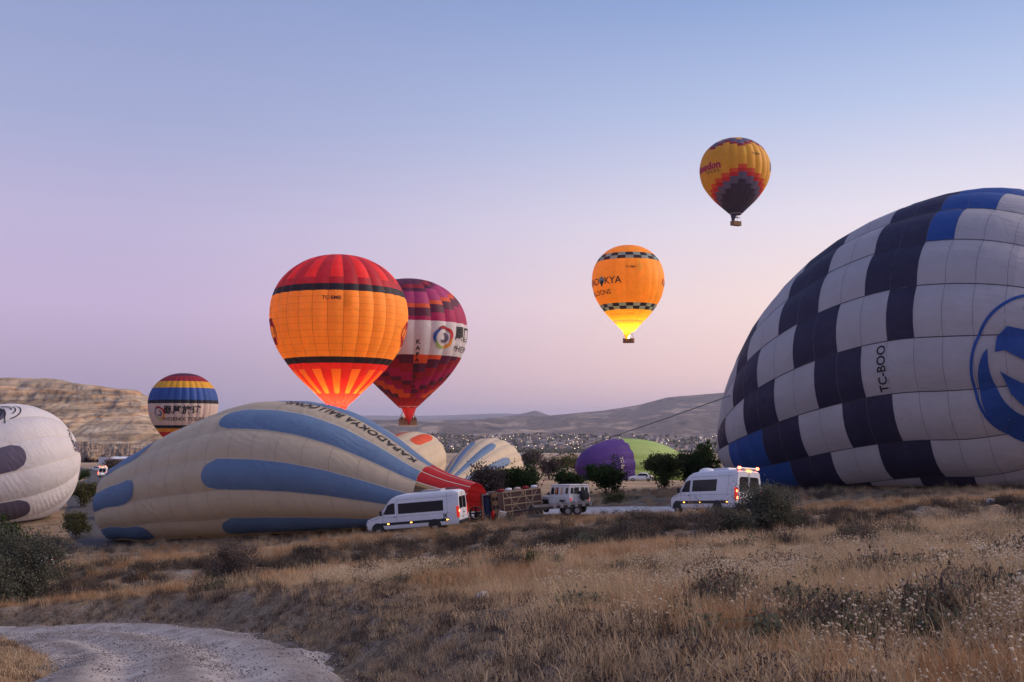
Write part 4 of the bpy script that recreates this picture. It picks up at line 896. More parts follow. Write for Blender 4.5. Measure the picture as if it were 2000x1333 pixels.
def van_body():
    m = MB(); secs = []
    for x in (0, .03, .1, .18, .35, .5, .75, .92, 1.05, 1.25, 1.5, 1.75, 1.88, 2.0, 2.15, 2.35, 2.6, 2.9, 3.5, 4.5, 5.5, 6.2, 6.6, 6.78, 6.88, 6.95):
        _, zt = van_hw(x, 1); zb = .34 if .1 < x < 6.9 else .42; ring = []
        zs = [zb, zb+.06, .55, .8, 1.0, 1.3, 1.7, 2.1, 2.4]; zs = [min(z, zt-.10) for z in zs]+[zt-.07, zt-.025, zt]
        hw = [van_hw(x, z)[0] for z in zs]; hw[-2] -= .06; hw[-1] -= .17
        for y_, z_ in zip(hw, zs): ring.append((x, -y_, z_))
        ring.append((x, 0, zt+.015))
        for y_, z_ in reversed(list(zip(hw, zs))): ring.append((x, y_, z_))
        secs.append(ring)
    m.grid(secs, closed=True); n = len(secs[0]); m.add(secs[0], [tuple(range(n))]); m.add(secs[-1], [tuple(range(n-1, -1, -1))])
    return m
def side_panel(poly, side, mt, name, parent, lift=.008, hwf=van_hw, nx=10):
    """poly: list of (x, zlo, zhi) columns from front to back"""
    g = []
    for i in range(len(poly)-1):
        for k in range(nx if i < len(poly)-2 else nx+1):
            t = k/nx; x = poly[i][0]*(1-t)+poly[i+1][0]*t; a = poly[i][1]*(1-t)+poly[i+1][1]*t; b = poly[i][2]*(1-t)+poly[i+1][2]*t
            g.append([(x, side*(hwf(x, a+(b-a)*q/6)[0]+lift), a+(b-a)*q/6) for q in range(7)])
    m = MB(); m.grid(g); return m.build(name, mt, parent, True)
def wheel(parent, x, y, z, r=.36, w=.24, name='wheel'):
    s_ = -1 if y < 0 else 1
    t = MB().lathe([(r*.55, -w/2), (r*.9, -w/2), (r, -w*.35), (r, w*.35), (r*.9, w/2), (r*.55, w/2)], (0, 0, 0), 'Y', 24).build(name, M_tyre, parent, True, (x, y, z))
    rm = MB().lathe([(.01, w*.32*s_), (r*.16, w*.34*s_), (r*.2, w*.2*s_), (r*.5, w*.18*s_), (r*.56, w*.42*s_), (r*.6, w*.40*s_)], (0, 0, 0), 'Y', 20)
    for k in range(6): a = k*math.pi/3; rm.box((r*.36*math.cos(a), w*.24*s_, r*.36*math.sin(a)), (r*.42, .03, .06), M=Matrix.Rotation(-a, 3, 'Y'))
    rm.build('rim', M_rim, t)
    return t
def make_van(name, label, group, lit=False, cone=False):
    t = thing(name, label, 'van', group=group); bd = van_body().build('body', M_white, t, True)
    for s_ in (-1, 1):
        side_panel([(1.42, 1.38, 1.42), (1.75, 1.36, 1.98), (2.05, 1.36, 2.10), (2.28, 1.36, 2.10)], s_, M_glass, 'front_window', t)
        if lit: side_panel([(2.52, 1.38, 2.10), (5.0, 1.38, 2.10)], s_, M_glass, 'side_window', t)
        else: side_panel([(2.52, 1.34, 2.05), (5.85, 1.34, 2.05)], s_, M_glass, 'side_window', t)
        side_panel([(1.0, .62, .80), (6.2, .62, .80)], s_, M_black, 'rub_strip', t, .02)
        side_panel([(2.40, .42, 2.3), (2.415, .42, 2.3)], s_, M_seam, 'door_gap', t, .004, nx=1)
        side_panel([(1.33, .5, 1.35), (1.345, .5, 1.35)], s_, M_seam, 'door_gap', t, .004, nx=1)
        side_panel([(1.3, 1.16, 1.175), (6.4, 1.16, 1.175)], s_, M_seam, 'crease', t, .003, nx=4)
        side_panel([(2.4, 2.28, 2.295), (6.6, 2.28, 2.295)], s_, M_seam, 'crease', t, .003, nx=4)
        side_panel([(6.12, .5, 2.5), (6.135, .5, 2.5)], s_, M_seam, 'door_gap', t, .004, nx=1)
        side_panel([(2.18, 1.12, 1.18), (2.32, 1.12, 1.18)], s_, M_black, 'door_handle', t, .03, nx=2)
        for x in (.95, 5.15):
            g = [[(x+rr*math.cos(a), s_*(van_hw(x, .6)[0]+.012), .36+rr*math.sin(a)) for rr in (.02, .3, .47)] for a in np.linspace(-.1, math.pi+.1, 14)]
            MB().grid(g).build('wheel_arch', M_black, t); wheel(t, x, s_*.86, .345)
        for x in (1.75, 3.45, 6.1):
            MB().box((x, s_*1.0, .71), (.14, .05, .06), bev=.015).build('marker_lamp', M_amber, t)
        MB().box((1.28, s_*1.12, 1.48), (.16, .2, .34), bev=.05).build('mirror', M_black, t); MB().box((6.88, s_*.93, 1.18), (.2, .17, .78), bev=.05).build('tail_lamp', M_redlamp, t)
        for z in ((.95, 1.35) if lit else (1.25,)): MB().box((6.99, s_*.93, z), (.03, .12, .14), bev=.01).build('tail_light', M_redlit if (lit or s_ < 0) else M_redlamp, t)
        MB().box((.22, s_*.72, .98), (.2, .3, .22), bev=.06).build('headlamp', M_clear, t)
    MB().box((.12, 0, .56), (.34, 1.72, .36), bev=.08).build('front_bumper', M_black, t); MB().box((6.95, 0, .50), (.2, 1.9, .24), bev=.05).build('rear_bumper', M_black, t)
    ws = MB(); ws.grid([[(x+.0, y*k, z+.012) for y in np.linspace(-1, 1, 7)] for x, z, k in ((1.10, 1.44, .82), (1.4, 1.80, .79), (1.74, 2.2, .74))]); ws.build('windscreen', M_glass, t, True)
    for s_ in (-1, 1):
        zz1 = [(6.962, s_*y_, z_) for y_, z_ in ((.06, 1.42), (.62, 1.36), (.74, 1.5), (.70, 2.12), (.60, 2.2), (.06, 2.2))]
        MB().add(zz1, [tuple(range(6)) if s_ > 0 else tuple(range(5, -1, -1))]).build('rear_window', M_glass, t)
    MB().box((6.957, 0, 1.5), (.012, .02, 2.0)).build('door_gap', M_seam, t); MB().box((6.98, .14, 1.1), (.04, .16, .05)).build('door_handle', M_black, t)
    pl = MB().box((6.985, -.1, .86), (.03, .52, .13)).build('number_plate', M_plate, t)
    V2, F2 = text2d('50 K 217', .1, .02, sub=False); MB().add([(.018, x, y) for x, y in V2], F2).build('lettering', M_ink, pl, loc=(6.985, -.1, .86))
    MB().box((4.9, 0, 2.73), (1.5, 1.1, .14), bev=.06).build('roof_unit', M_white, t)
    if lit:
        MB().lathe([(.55, 0), (.5, .12), (.3, .22), (.02, .26)], (2.9, 0, 2.66), n=18).build('roof_dome', M_white, t, True)
        MB().box((6.75, 0, 2.72), (.3, 1.5, .12), bev=.04).build('light_bar', M_white, t)
        for y in (-.68, .68): MB().box((6.9, y, 2.74), (.1, .2, .16), bev=.03).build('beacon', M_redlit, t)
        MB().box((6.97, 0, 2.56), (.03, .36, .05)).build('brake_light', M_amber, t)
        for y in (-.12, .16): MB().box((6.99, y, .98), (.03, .07, .06)).build('plate_light', M_whitelamp, t)
    else:
        for y in (-.55, .55): MB().tube([(3.6, y, 2.78), (6.6, y, 2.78)], .025).build('roof_rail', M_seam, t)
        V2, F2 = text2d('JK', .34, .03, sub=False); MB().add([(5.98-x, -van_hw(5.9, 1)[0]-.012, .98+y) for x, y in [(-p[0], p[1]) for p in V2]], F2).build('lettering', M_ink, t)
    return t
def pose(t, front, rear_dir_px=None, yaw=0.0, pitch=0.0, roll=0.0, at=None):
    t.location = at; t.rotation_euler = (roll, pitch, yaw)
def on_slope(t, x, y, yaw, L_=6.0, tw=1.7, dz=0.0, off=3.5):
    """place with local origin at the front, heading -x local; fits ground under its wheels"""
    c, s_ = math.cos(yaw), math.sin(yaw)
    pts = np.array([(x+c*a-s_*b, y+s_*a+c*b) for a in (.95, 5.15) for b in (-.8, .8)]); zs = H(pts[:, 0], pts[:, 1], False)
    zf, zr = zs[:2].mean(), zs[2:].mean(); pit = -math.atan2(zr-zf, 4.2); rol = math.atan2((zs[1]-zs[0]+zs[3]-zs[2])/2, 1.6)
    t.rotation_mode = 'XYZ'; M = Matrix.Translation((x, y, zf-(zr-zf)/4.2*.95+dz)) @ Matrix.Rotation(yaw, 4, 'Z') @ Matrix.Rotation(pit, 4, 'Y') @ Matrix.Rotation(rol, 4, 'X')
    t.matrix_basis = M
van = make_van('van', 'long white passenger van with one wide tinted side window before the cream balloon', 'white vans')
fp = P(724, 1030, 71); on_slope(van, fp.x, 71.5, R(-15), dz=.0)
van2 = make_van('van', 'white minibus with glowing red tail and roof lamps beside the chequered balloon', 'white vans', lit=True)
fp = P(1331, 985, 66); on_slope(van2, fp.x, 66.3, R(-64), dz=.05)
# distant van on the lane, its tail lamps on
far = copy_tree(van2); far['label'] = 'distant white van with red tail lamps driving away on the asphalt lane'
q = P(200, 900, 240); on_slope(far, q.x-2.2, 247, R(-72), dz=.1)
# parked cars far left
def make_car(name, label, paint, group):
    t = thing(name, label, 'car', group=group)
    prof = [(0, .55), (.06, .72), (.9, .9), (1.25, .98), (1.95, 1.42), (2.5, 1.48), (3.3, 1.40), (3.85, 1.0), (4.2, .95), (4.3, .6)]
    m = MB(); secs = []
    for x in (0, .06, .25, .6, .9, 1.25, 1.6, 1.95, 2.2, 2.5, 2.9, 3.3, 3.6, 3.85, 4.1, 4.25, 4.3):
        zt = float(np.interp(x, [p[0] for p in prof], [p[1] for p in prof])); k = float(np.interp(x, [0, .3, 3.9, 4.3], [.8, 1, 1, .86]))
        zs = [.22, .3, .55, .8, max(.82, zt-.08), zt]; hw = [.74, .82, .86, .85, float(np.interp(zt, [.8, 1.45], [.82, .62])), float(np.interp(zt, [.8, 1.45], [.7, .5]))]
        ring = [(x, -h_*k, min(z_, zt)) for h_, z_ in zip(hw, zs)]+[(x, h_*k, min(z_, zt)) for h_, z_ in reversed(list(zip(hw, zs)))]; secs.append(ring)
    m.grid(secs, closed=True); n = 12; m.add(secs[0], [tuple(range(n))]); m.add(secs[-1], [tuple(range(n-1, -1, -1))]); m.build('body', paint, t, True)
    for s_ in (-1, 1):
        MB().add([(1.45, s_*.80, .98), (3.5, s_*.80, .98), (3.15, s_*.63, 1.36), (2.0, s_*.63, 1.38)], [(0, 1, 2, 3)]).build('side_window', M_glass, t)
        for x in (.8, 3.45): wheel(t, x, s_*.76, .3, .31, .2)
        MB().box((4.24, s_*.6, .74), (.1, .3, .14), bev=.03).build('tail_lamp', M_redlamp, t); MB().box((.1, s_*.58, .66), (.12, .3, .14), bev=.03).build('headlamp', M_clear, t)
    MB().add([(1.27, -.68, 1.0), (1.27, .68, 1.0), (1.93, .55, 1.41), (1.93, -.55, 1.41)], [(0, 1, 2, 3)]).build('windscreen', M_glass, t); MB().add([(3.84, -.68, 1.03), (3.84, .68, 1.03), (3.34, .55, 1.40), (3.34, -.55, 1.40)], [(3, 2, 1, 0)]).build('rear_window', M_glass, t)
    return t
paints = [mat('paint_silver', (.5, .5, .52), .3), M_white, mat('paint_red', (.4, .05, .04), .3), mat('paint_dark', (.06, .07, .09), .3)]
carw = make_car('car', 'white parked car half hidden by the purple and green balloon and a tree', M_white, 'parked cars')
q = P(1228, 950, 176); carw.matrix_basis = Matrix.Translation((q.x, 176, hz(q.x, 176))) @ Matrix.Rotation(R(-12), 4, 'Z')
cb = [make_car('car', 'x', p, 'cars parked below the mesa cliff') for p in paints]
spots = [(176, 340, 0, 'white car parked alone on the lane bend below the cliff', 1), (191, 300, .4, 'silver car just ahead of the distant van', 0), (196, 312, .2, 'dark car ahead of the distant van', 3), (209, 318, .3, 'white car parked beside the round dark bush', 1), (236, 262, 1.2, 'red car at the roadside near the round dark bush', 2)]
used = set()
for px, d, yw, lb, k in spots:
    o = cb[k] if k not in used else copy_tree(cb[k]); used.add(k); o['label'] = lb; q = P(px, 900, d); o.matrix_basis = Matrix.Translation((q.x, d, hz(q.x, d))) @ Matrix.Rotation(yw, 4, 'Z')
carn = copy_tree(cb[1]); carn['label'] = 'white car showing through the grey bushes under the white balloon'; carn['group'] = 'parked cars'
q = P(-30, 1020, 66); carn.matrix_basis = Matrix.Translation((q.x, 66, hz(q.x, 66))) @ Matrix.Rotation(R(8), 4, 'Z')
# ---- off-road wagon and flatbed trailer ----
def make_wagon():
    t = thing('off_road_wagon', 'boxy white off-road wagon with balloon stickers standing behind the flatbed trailer', 'car')
    b = MB(); b.box((.75, 0, .98), (1.5, 1.55, .5), bev=.07); b.build('bonnet', M_whited, t); b = MB()
    def trap(x0, x1, x0t, z0, z1, w0, w1): return [(x0, -w0, z0), (x1, -w0, z0), (x1, w0, z0), (x0, w0, z0), (x0t, -w1, z1), (x1-.04, -w1, z1), (x1-.04, w1, z1), (x0t, w1, z1)]
    b.box((2.95, 0, .95), (3.1, 1.78, .62), bev=.05); b.add(trap(1.45, 4.5, 1.72, 1.25, 1.98, .87, .78), [(3, 2, 1, 0), (4, 5, 6, 7), (0, 1, 5, 4), (1, 2, 6, 5), (2, 3, 7, 6), (3, 0, 4, 7)]); b.build('body', M_whited, t)
    MB().box((3.08, 0, 2.02), (2.85, 1.62, .1), bev=.045).build('roof', M_whited, t)
    stick = [mat('sticker_a', (.62, .16, .05), .5), mat('sticker_b', (.55, .33, .18), .5)]
    for s_ in (-1, 1):
        def sw(x0, x1, nm, mt, z0=1.36, z1=1.86, lift=.01):
            f = lambda z: s_*(.87-(z-1.25)/.73*.09+lift); MB().add([(x0, f(z0), z0), (x1, f(z0), z0), (x1, f(z1), z1), (x0+.06, f(z1), z1)], [(0, 1, 2, 3)]).build(nm, mt, t)
        sw(1.72, 2.2, 'front_window', M_glass); sw(2.32, 2.85, 'side_window', M_glass); sw(3.9, 4.3, 'rear_side_window', M_glass, 1.42, 1.84)
        sw(2.4, 2.7, 'sticker', stick[0], 1.42, 1.82, .018); sw(3.2, 3.5, 'sticker', stick[1], 1.34, 1.86, .014)
        for x in (.75, 3.55): MB().box((x, s_*.86, .9), (.95, .12, .16), bev=.04).build('wheel_arch', M_black, t); wheel(t, x, s_*.78, .42, .42, .24)
        MB().box((1.62, s_*1.0, 1.4), (.08, .16, .22), bev=.02).build('mirror', M_black, t); MB().box((4.52, s_*.74, 1.0), (.04, .1, .2)).build('tail_lamp', M_redlamp, t)
        MB().add([(4.515, s_*.5, 1.42), (4.515, s_*.74, 1.42), (4.49, s_*.68, 1.84), (4.49, s_*.5, 1.84)], [(0, 1, 2, 3)]).build('rear_quarter_window', M_glass, t)
    MB().add([(4.525, -.42, 1.4), (4.525, .42, 1.4), (4.495, .40, 1.86), (4.495, -.40, 1.86)], [(0, 1, 2, 3)]).build('rear_window', M_glass, t)
    MB().box((4.535, .02, 1.72), (.02, .16, .26)).build('paper_notice', M_plate, t); MB().box((4.535, -.46, 1.25), (.02, .02, 1.1)).build('door_gap', M_seam, t); MB().box((4.535, .46, 1.25), (.02, .02, 1.1)).build('door_gap', M_seam, t)
    MB().box((.0, 0, .72), (.16, 1.6, .2), bev=.03).build('bumper', M_black, t); MB().box((4.5, 0, .62), (.16, 1.6, .14), bev=.03).build('bumper', M_black, t)
    MB().add([(1.47, -.8, 1.3), (1.47, .8, 1.3), (1.70, .74, 1.92), (1.70, -.74, 1.92)], [(0, 1, 2, 3)]).build('windscreen', M_glass, t)
    MB().lathe([(.02, -.1), (.36, -.1), (.4, 0), (.36, .1), (.02, .1)], (4.72, .3, 1.25), 'X', 20).build('spare_wheel', M_tyre, t, True)
    return t
wg = make_wagon(); q = P(1076, 985, 76); wg.matrix_basis = Matrix.Translation((q.x, 76.6, hz(q.x+1, 75)+.12)) @ Matrix.Rotation(R(-64), 4, 'Z') @ Matrix.Rotation(R(-3), 4, 'Y')
tr = thing('flatbed_trailer', 'low dark flatbed trailer with twin wheels parked in front of the off-road wagon', 'trailer')
M_rust = mat('dark_steel', (.035, .03, .03), .7, col2=(.08, .055, .045), vscale=4, bump=.2)
for k in range(7): MB().box((.3+k*.58, 0, .72), (.55, 1.9, .06)).build('plank', mat('plank%d' % k, (.10, .075, .06), .85, var=.25) if k == 0 else bpy.data.materials['plank0'], tr)
for s_ in (-1, 1):
    MB().box((2.05, s_*.93, .64), (4.1, .07, .16)).build('side_rail', M_rust, tr)
    for k in range(6): MB().box((1.4+k*.5, s_*.98, .72), (.2, .03, .26), bev=.01).build('stake_pocket', bpy.data.materials['wheel_rim'], tr)
    for x in (2.3, 2.95): wheel(tr, x, s_*.84, .33, .33, .22)
MB().box((2.0, 0, .56), (3.9, .9, .1)).build('chassis', M_rust, tr); MB().tube([(0, .5, .56), (-1.3, 0, .5)], .05).build('drawbar', M_rust, tr); MB().tube([(0, -.5, .56), (-1.3, 0, .5)], .05).build('drawbar', M_rust, tr)
q = P(1042, 1005, 69.6); tr.matrix_basis = Matrix.Translation((q.x, 69.6, hz(q.x+2, 69.6)+.12)) @ Matrix.Rotation(R(5), 4, 'Z') @ Matrix.Rotation(R(-4), 4, 'Y')
# ---- big basket lying on its side ----
M_cane = mat('pale_cane', (.52, .36, .21), .7, var=.15); M_wickd = mat('dark_wicker', (.12, .065, .05), .85, col2=(.20, .11, .08), vscale=10, bump=.5, bscale=40)
bk = thing('balloon_basket', 'big wicker passenger basket tipped on its side, pale cane lattice on its floor', 'basket')
W_, D_, H_ = 3.9, 1.5, 2.35        # length along x, depth y, height z as lying
MB().box((0, 0, H_/2), (W_, D_, H_-.05), bev=.06).build('body', M_wickd, bk)
for z in (.05, .62, 1.2, 1.78, H_-.05): MB().box((.25, -D_/2-.03, z), (W_-.5, .06, .1), bev=.015).build('cane_bar', M_cane, bk)
for x in (-1.42, -.75, .55, 1.15, 1.92): MB().box((x, -D_/2-.035, H_/2), (.06, .05, H_-.1), bev=.012).build('cane_bar', M_cane, bk)
for x0, x1 in ((-1.3, .45), (.2, 1.6), (.4, -1.2), (1.7, .2)):
    a = math.atan2(H_-.2, x1-x0); MB().box(((x0+x1)/2, -D_/2-.05, H_/2), (math.hypot(x1-x0, H_-.2), .04, .06), M=Matrix.Rotation(-a, 3, 'Y'), bev=.01).build('cane_brace', M_cane, bk)
MB().box((-W_/2-.25, 0, H_/2), (.55, D_+.06, H_+.02), bev=.08).build('foot_step_side', M_wicker, bk)
for k in range(3):
    for j in range(2): MB().box((-W_/2-.42+.3*j+.08, -D_/2-.05, .45+.7*k), (.2, .06, .3), bev=.05).build('foot_hole', M_ink, bk)
MB().box((-W_/2-.28, 0, H_+.03), (.6, D_, .08), bev=.03).build('rim', M_leather, bk)
for k in range(5): MB().lathe([(.01, -.3), (.14, -.26), (.16, 0), (.12, .26), (.01, .3)], (-1.5+.75*k, -.1+.1*(k % 2), H_+.08), 'X', 8).build('rope_bundle', [FB['dkred'], M_plate, FB['skin']][k % 3], bk, True)
q = P(1013, 1009, 75); bk.matrix_basis = Matrix.Translation((q.x+.1, 75.4, hz(q.x, 75)-.05)) @ Matrix.Scale(.86, 4) @ Matrix.Rotation(R(10), 4, 'Z') @ Matrix.Rotation(R(-6), 4, 'Y')
# burner frame standing beside, fan, cylinders
bf = thing('burner_frame', 'upright grey steel burner frame beside the tipped basket', 'burner')
for x in (-.35, .35): MB().box((x, 0, .95), (.1, .9, 1.9), bev=.03).build('side_frame', M_steel, bf)
MB().box((0, 0, 1.86), (.7, .9, .08)).build('cross_bar', M_steel, bf); MB().box((0, 0, .9), (.5, .7, 1.6), bev=.1).build('padded_cover', mat('navy_cover', (.03, .04, .09), .8, var=.2), bf)
q = P(954, 1008, 75); bf.location = (q.x, 75, hz(q.x, 75)); bf.rotation_euler = (0, R(-6), .2)
fn = thing('inflator_fan', 'petrol inflator fan in an orange frame at the balloon mouth', 'fan')
MB().lathe([(.42, -.12), (.48, -.12), (.48, .12), (.42, .12), (.42, -.12)], (0, 0, .62), 'Y', 24).build('shroud', M_black, fn, True)
for k in range(4): MB().box((.2*math.cos(k*1.57), 0, .62+.2*math.sin(k*1.57)), (.4, .03, .12), M=Matrix.Rotation(-k*1.57, 3, 'Y')).build('blade', M_tyre, fn)
MB().box((0, .25, .5), (.4, .4, .4), bev=.06).build('engine', M_rust, fn); MB().tube([(-.5, 0, .1), (-.52, 0, 1.1), (.52, 0, 1.12), (.5, 0, .1)], .035).build('frame', mat('orange_frame', (.6, .12, .03), .5), fn)
for s_ in (-1, 1): wheel(fn, s_*.45, .2, .14, .14, .08)
q = P(931, 1012, 73.6); fn.location = (q.x, 73.6, hz(q.x, 73.6)); fn.rotation_euler = (0, R(-5), -.3)
ex = thing('fire_extinguisher', 'red fire extinguisher standing by the tipped basket', 'extinguisher'); MB().lathe([(.01, 0), (.13, .02), (.14, .55), (.08, .68), (.03, .72)], n=14).build('cylinder', FB['red'], ex, True); MB().box((0, 0, .76), (.05, .2, .07)).build('valve', M_black, ex)
q = P(962.5, 1014, 73.2); ex.location = (q.x, 73.2, hz(q.x, 73.2)+.02)
bx = thing('crate', 'small pale wooden crate leaning by the fire extinguisher', 'crate'); MB().box((0, 0, .3), (.5, .4, .58), bev=.02).build('box', M_plate, bx)
for z in (.12, .3, .48): MB().box((0, -.21, z), (.52, .03, .08)).build('slat', M_cane, bx)
q = P(979, 1014, 73.2); bx.location = (q.x, 73.2, hz(q.x, 73.2)+.02); bx.rotation_euler = (0, R(12), .2)
# ---------------- trees and shrubs ----------------
M_bark = mat('bark', (.07, .05, .04), .9, col2=(.14, .10, .08), vscale=6, bump=.6, bscale=20)
M_leafd = leafmat('leaf_dark', (.012, .024, .008), (.05, .085, .022), .3)
M_leafm = leafmat('leaf_mid', (.022, .035, .010), (.09, .115, .035), .3)
M_leafg = leafmat('leaf_greygreen', (.06, .062, .045), (.165, .165, .125), .25)
M_leafp = leafmat('leaf_purplish', (.05, .038, .035), (.13, .10, .09), .2)
M_leafy = leafmat('leaf_olive', (.05, .05, .018), (.15, .14, .055), .3)
def plant(name, label, px, d, base_y, hgt, wid, mt, leaves=3000, ls=.16, trunk=.25, stems=1, seed=0, cat='tree', group=None, droop=0.0, twig_out=0.0, loc=None, lobes=9):
    r = np.random.default_rng(seed+100)
    if loc is None: q = P(px, base_y, d); loc = Vector((q.x, d, hz(q.x, d)-.05))
    t = thing(name, label, cat, loc, group=group)
    w2 = wid/2; tips = []; tb = MB()
    def limb(p, dirv, ln, rad, depth):
        q = p+dirv*ln; mid = p+dirv*ln*.5+Vector(r.normal(0, ln*.06, 3)); tb.tube([p, mid, q], [rad, rad*.75, rad*.5], 5, cap=False); tips.append((q, depth)); tips.append((mid, depth))
        if depth > 0:
            for _ in range(3):
                dv = (dirv+Vector(r.normal(0, .55, 3))); dv.z = dv.z*.8+.12; limb(q if r.uniform() < .7 else mid, dv.normalized(), ln*r.uniform(.55, .8), rad*.5, depth-1)
    for s_ in range(stems):
        a = r.uniform(0, 6.28); lean = (.12 if stems == 1 else .55)*r.uniform(.4, 1); st = Vector((r.normal(0, .05*wid), r.normal(0, .05*wid), 0)) if stems > 1 else Vector((0, 0, 0))
        if stems == 1:
            top = Vector((r.normal(0, .05)*hgt, r.normal(0, .05)*hgt, hgt*trunk)); tb.tube([(0, 0, -.2), top*.5+Vector((.03, 0, 0)), top], [hgt*.035, hgt*.028, hgt*.022], 7, cap=False)
            for k in range(6):
                b = k*1.05+r.uniform(-.3, .3); limb(top*r.uniform(.8, 1), Vector((math.cos(b)*w2*.75, math.sin(b)*w2*.75, (hgt-top.z)*r.uniform(.25, .85))).normalized(), hgt*.28, hgt*.016, 2)
        else: limb(st, Vector((math.cos(a)*lean*w2/hgt*1.6, math.sin(a)*lean*w2/hgt*1.6, 1)).normalized(), hgt*r.uniform(.35, .55), hgt*.014+.006, 2)
    tb.build('trunk', M_bark, t, True)
    # clumps of leaves at the limb tips, kept inside an uneven crown
    cz0 = hgt*trunk*.55 if stems == 1 else hgt*.08
    cl = []
    for p, dp in tips:
        cl.append(np.array(p))
    cl = np.array(cl); lob = r.uniform(-1, 1, (lobes*5, 3)); lob = lob[np.linalg.norm(lob, axis=1) < 1][:lobes*2]
    ext = np.stack([lob[:, 0]*w2*.8, lob[:, 1]*w2*.8, (cz0+hgt)/2+lob[:, 2]*(hgt-cz0)*.42], 1); cl = np.concatenate([cl, ext])
    s1 = np.array([w2, w2, (hgt-cz0)/2]); c0 = np.array([0, 0, (hgt+cz0)/2]); nrm_ = np.linalg.norm((cl-c0)/s1, axis=1); over = np.maximum(nrm_/r.uniform(.62, 1.18, len(cl)), 1); cl = c0+(cl-c0)/over[:, None]
    leaves = int(leaves*1.7)
    wgt = r.uniform(.2, 1, len(cl))**1.5; k = r.choice(len(cl), leaves, p=wgt/wgt.sum()); sg = wid*r.uniform(.035, .085, len(cl))
    c = cl[k]+r.normal(size=(leaves, 3))*sg[k][:, None]*np.array([1, 1, .8]); c[:, 2] = np.maximum(c[:, 2], .03)
    u = r.normal(size=(leaves, 3)); u /= np.linalg.norm(u, axis=1)[:, None]; v = np.cross(u, r.normal(size=(leaves, 3))); v /= np.linalg.norm(v, axis=1)[:, None]
    l = (ls*r.uniform(.6, 1.4, leaves))[:, None]
    V = np.stack([c-u*l*.5, c+v*l*.26, c+u*l*.5, c-v*l*.26], 1).reshape(-1, 3); Fc = np.arange(leaves*4).reshape(-1, 4)
    link('crown', npmesh('crown', V, Fc, mt, False), t)
    return t
TG = 'trees behind the tipped basket'
plant('tree', 'dark leafy tree rising right behind the tipped wicker basket', 1012, 98, 975, 4.3, 5.2, M_leafd, 4500, .26, .2, 1, 1, group=TG)
plant('shrub', 'wide dark shrub between the red balloon skirt and the leafy tree', 952, 96, 985, 3.4, 6.4, M_leafp, 4500, .22, .12, 7, 2, 'shrub', group=TG)
plant('tree', 'small round dark tree behind the roof of the off-road wagon', 1108, 99, 975, 3.2, 3.6, M_leafd, 3000, .22, .2, 1, 3, group=TG)
plant('tree', 'broad dark fruit tree in front of the purple balloon', 1184, 95, 985, 3.9, 4.3, M_leafd, 5200, .24, .22, 1, 4, group=TG)
plant('tree', 'upright olive green tree in front of the lime green balloon half', 1294, 97, 975, 3.9, 3.7, M_leafm, 4800, .22, .1, 6, 5, group=TG)
plant('tree', 'dark tree behind the lit minibus, left of the chequered balloon', 1354, 99, 975, 4.0, 4.4, M_leafd, 4800, .22, .12, 5, 6, group=TG)
plant('tree', 'tall thin-topped dark tree touching the chequered balloon neck', 1388, 104, 975, 5.0, 3.0, M_leafd, 3000, .22, .12, 3, 7, group=TG)
plant('tree', 'grey bare-looking round tree standing in the stubble field', 1071, 190, 945, 4.3, 5.4, M_leafp, 2600, .3, .12, 4, 8)
plant('tree', 'far round tree on the field edge nearer the grey tree', 1097, 330, 922, 7.0, 10.5, M_leafy, 1500, .6, .15, 1, 9, group='round field trees')
plant('tree', 'far round tree on the field edge nearer the purple balloon', 1126, 335, 922, 6.2, 8.6, M_leafy, 1300, .6, .15, 1, 10, group='round field trees')
plant('shrub', 'low wide dark thicket beside the white field building', 1030, 320, 925, 5.0, 14, M_leafp, 1500, .6, .1, 5, 11, 'shrub')
plant('shrub', 'small purplish bush in the field behind the leafy tree', 1034, 215, 940, 2.4, 4.2, M_leafp, 900, .3, .1, 4, 12, 'shrub')
plant('tree', 'dark tree against the white balloon by the lane bend', 157, 200, 935, 3.3, 4.6, M_leafd, 1800, .3, .18, 1, 13)
plant('shrub', 'round dark purple bush behind the distant van', 222, 285, 920, 4.2, 8.2, M_leafp, 1600, .4, .1, 4, 14, 'shrub')
plant('shrub', 'dense olive thicket beside the white balloon edge along the lane', 163, 118, 980, 3.2, 3.4, M_leafy, 2600, .2, .1, 6, 15, 'shrub')
plant('shrub', 'green bush on the verge left of the asphalt road', 150, 92, 1015, 2.4, 3.4, M_leafy, 2600, .17, .1, 6, 16, 'shrub')
plant('shrub', 'dark green bush at the crown end of the cream balloon', 212, 108, 990, 3.0, 2.8, M_leafd, 2000, .2, .12, 4, 17, 'shrub')
plant('tree', 'deep green tree rising in front of the white balloon', 8, 60, 1040, 4.1, 4.0, M_leafd, 4200, .16, .2, 1, 18)
plant('shrub', 'big grey-green bush with airy branches in front of the white balloon', 55, 49, 1100, 4.3, 4.2, M_leafg, 12000, .10, .1, 11, 19, 'shrub')
plant('shrub', 'spreading grey-green bush under the deep green tree', -15, 47, 1100, 3.2, 4.0, M_leafg, 9000, .10, .1, 9, 20, 'shrub')
plant('shrub', 'low twiggy brown shrub between the grey bush and the cream balloon', 155, 48.5, 1100, 1.15, 2.2, M_leafp, 1500, .06, .08, 14, 21, 'shrub')
plant('shrub', 'dark spiky shrub with bare twigs in front of the cream balloon', 462, 50, 1095, 2.6, 2.4, M_leafp, 4200, .08, .08, 15, 22, 'shrub')
plant('shrub', 'low dark green clump at the foot of the spiky shrub', 415, 49.5, 1095, 1.05, 1.3, M_leafd, 1800, .07, .08, 8, 23, 'shrub')
plant('shrub', 'silvery olive bush hiding the back of the lit minibus', 1500, 54, 1045, 2.5, 4.4, M_leafg, 11000, .10, .1, 13, 24, 'shrub')
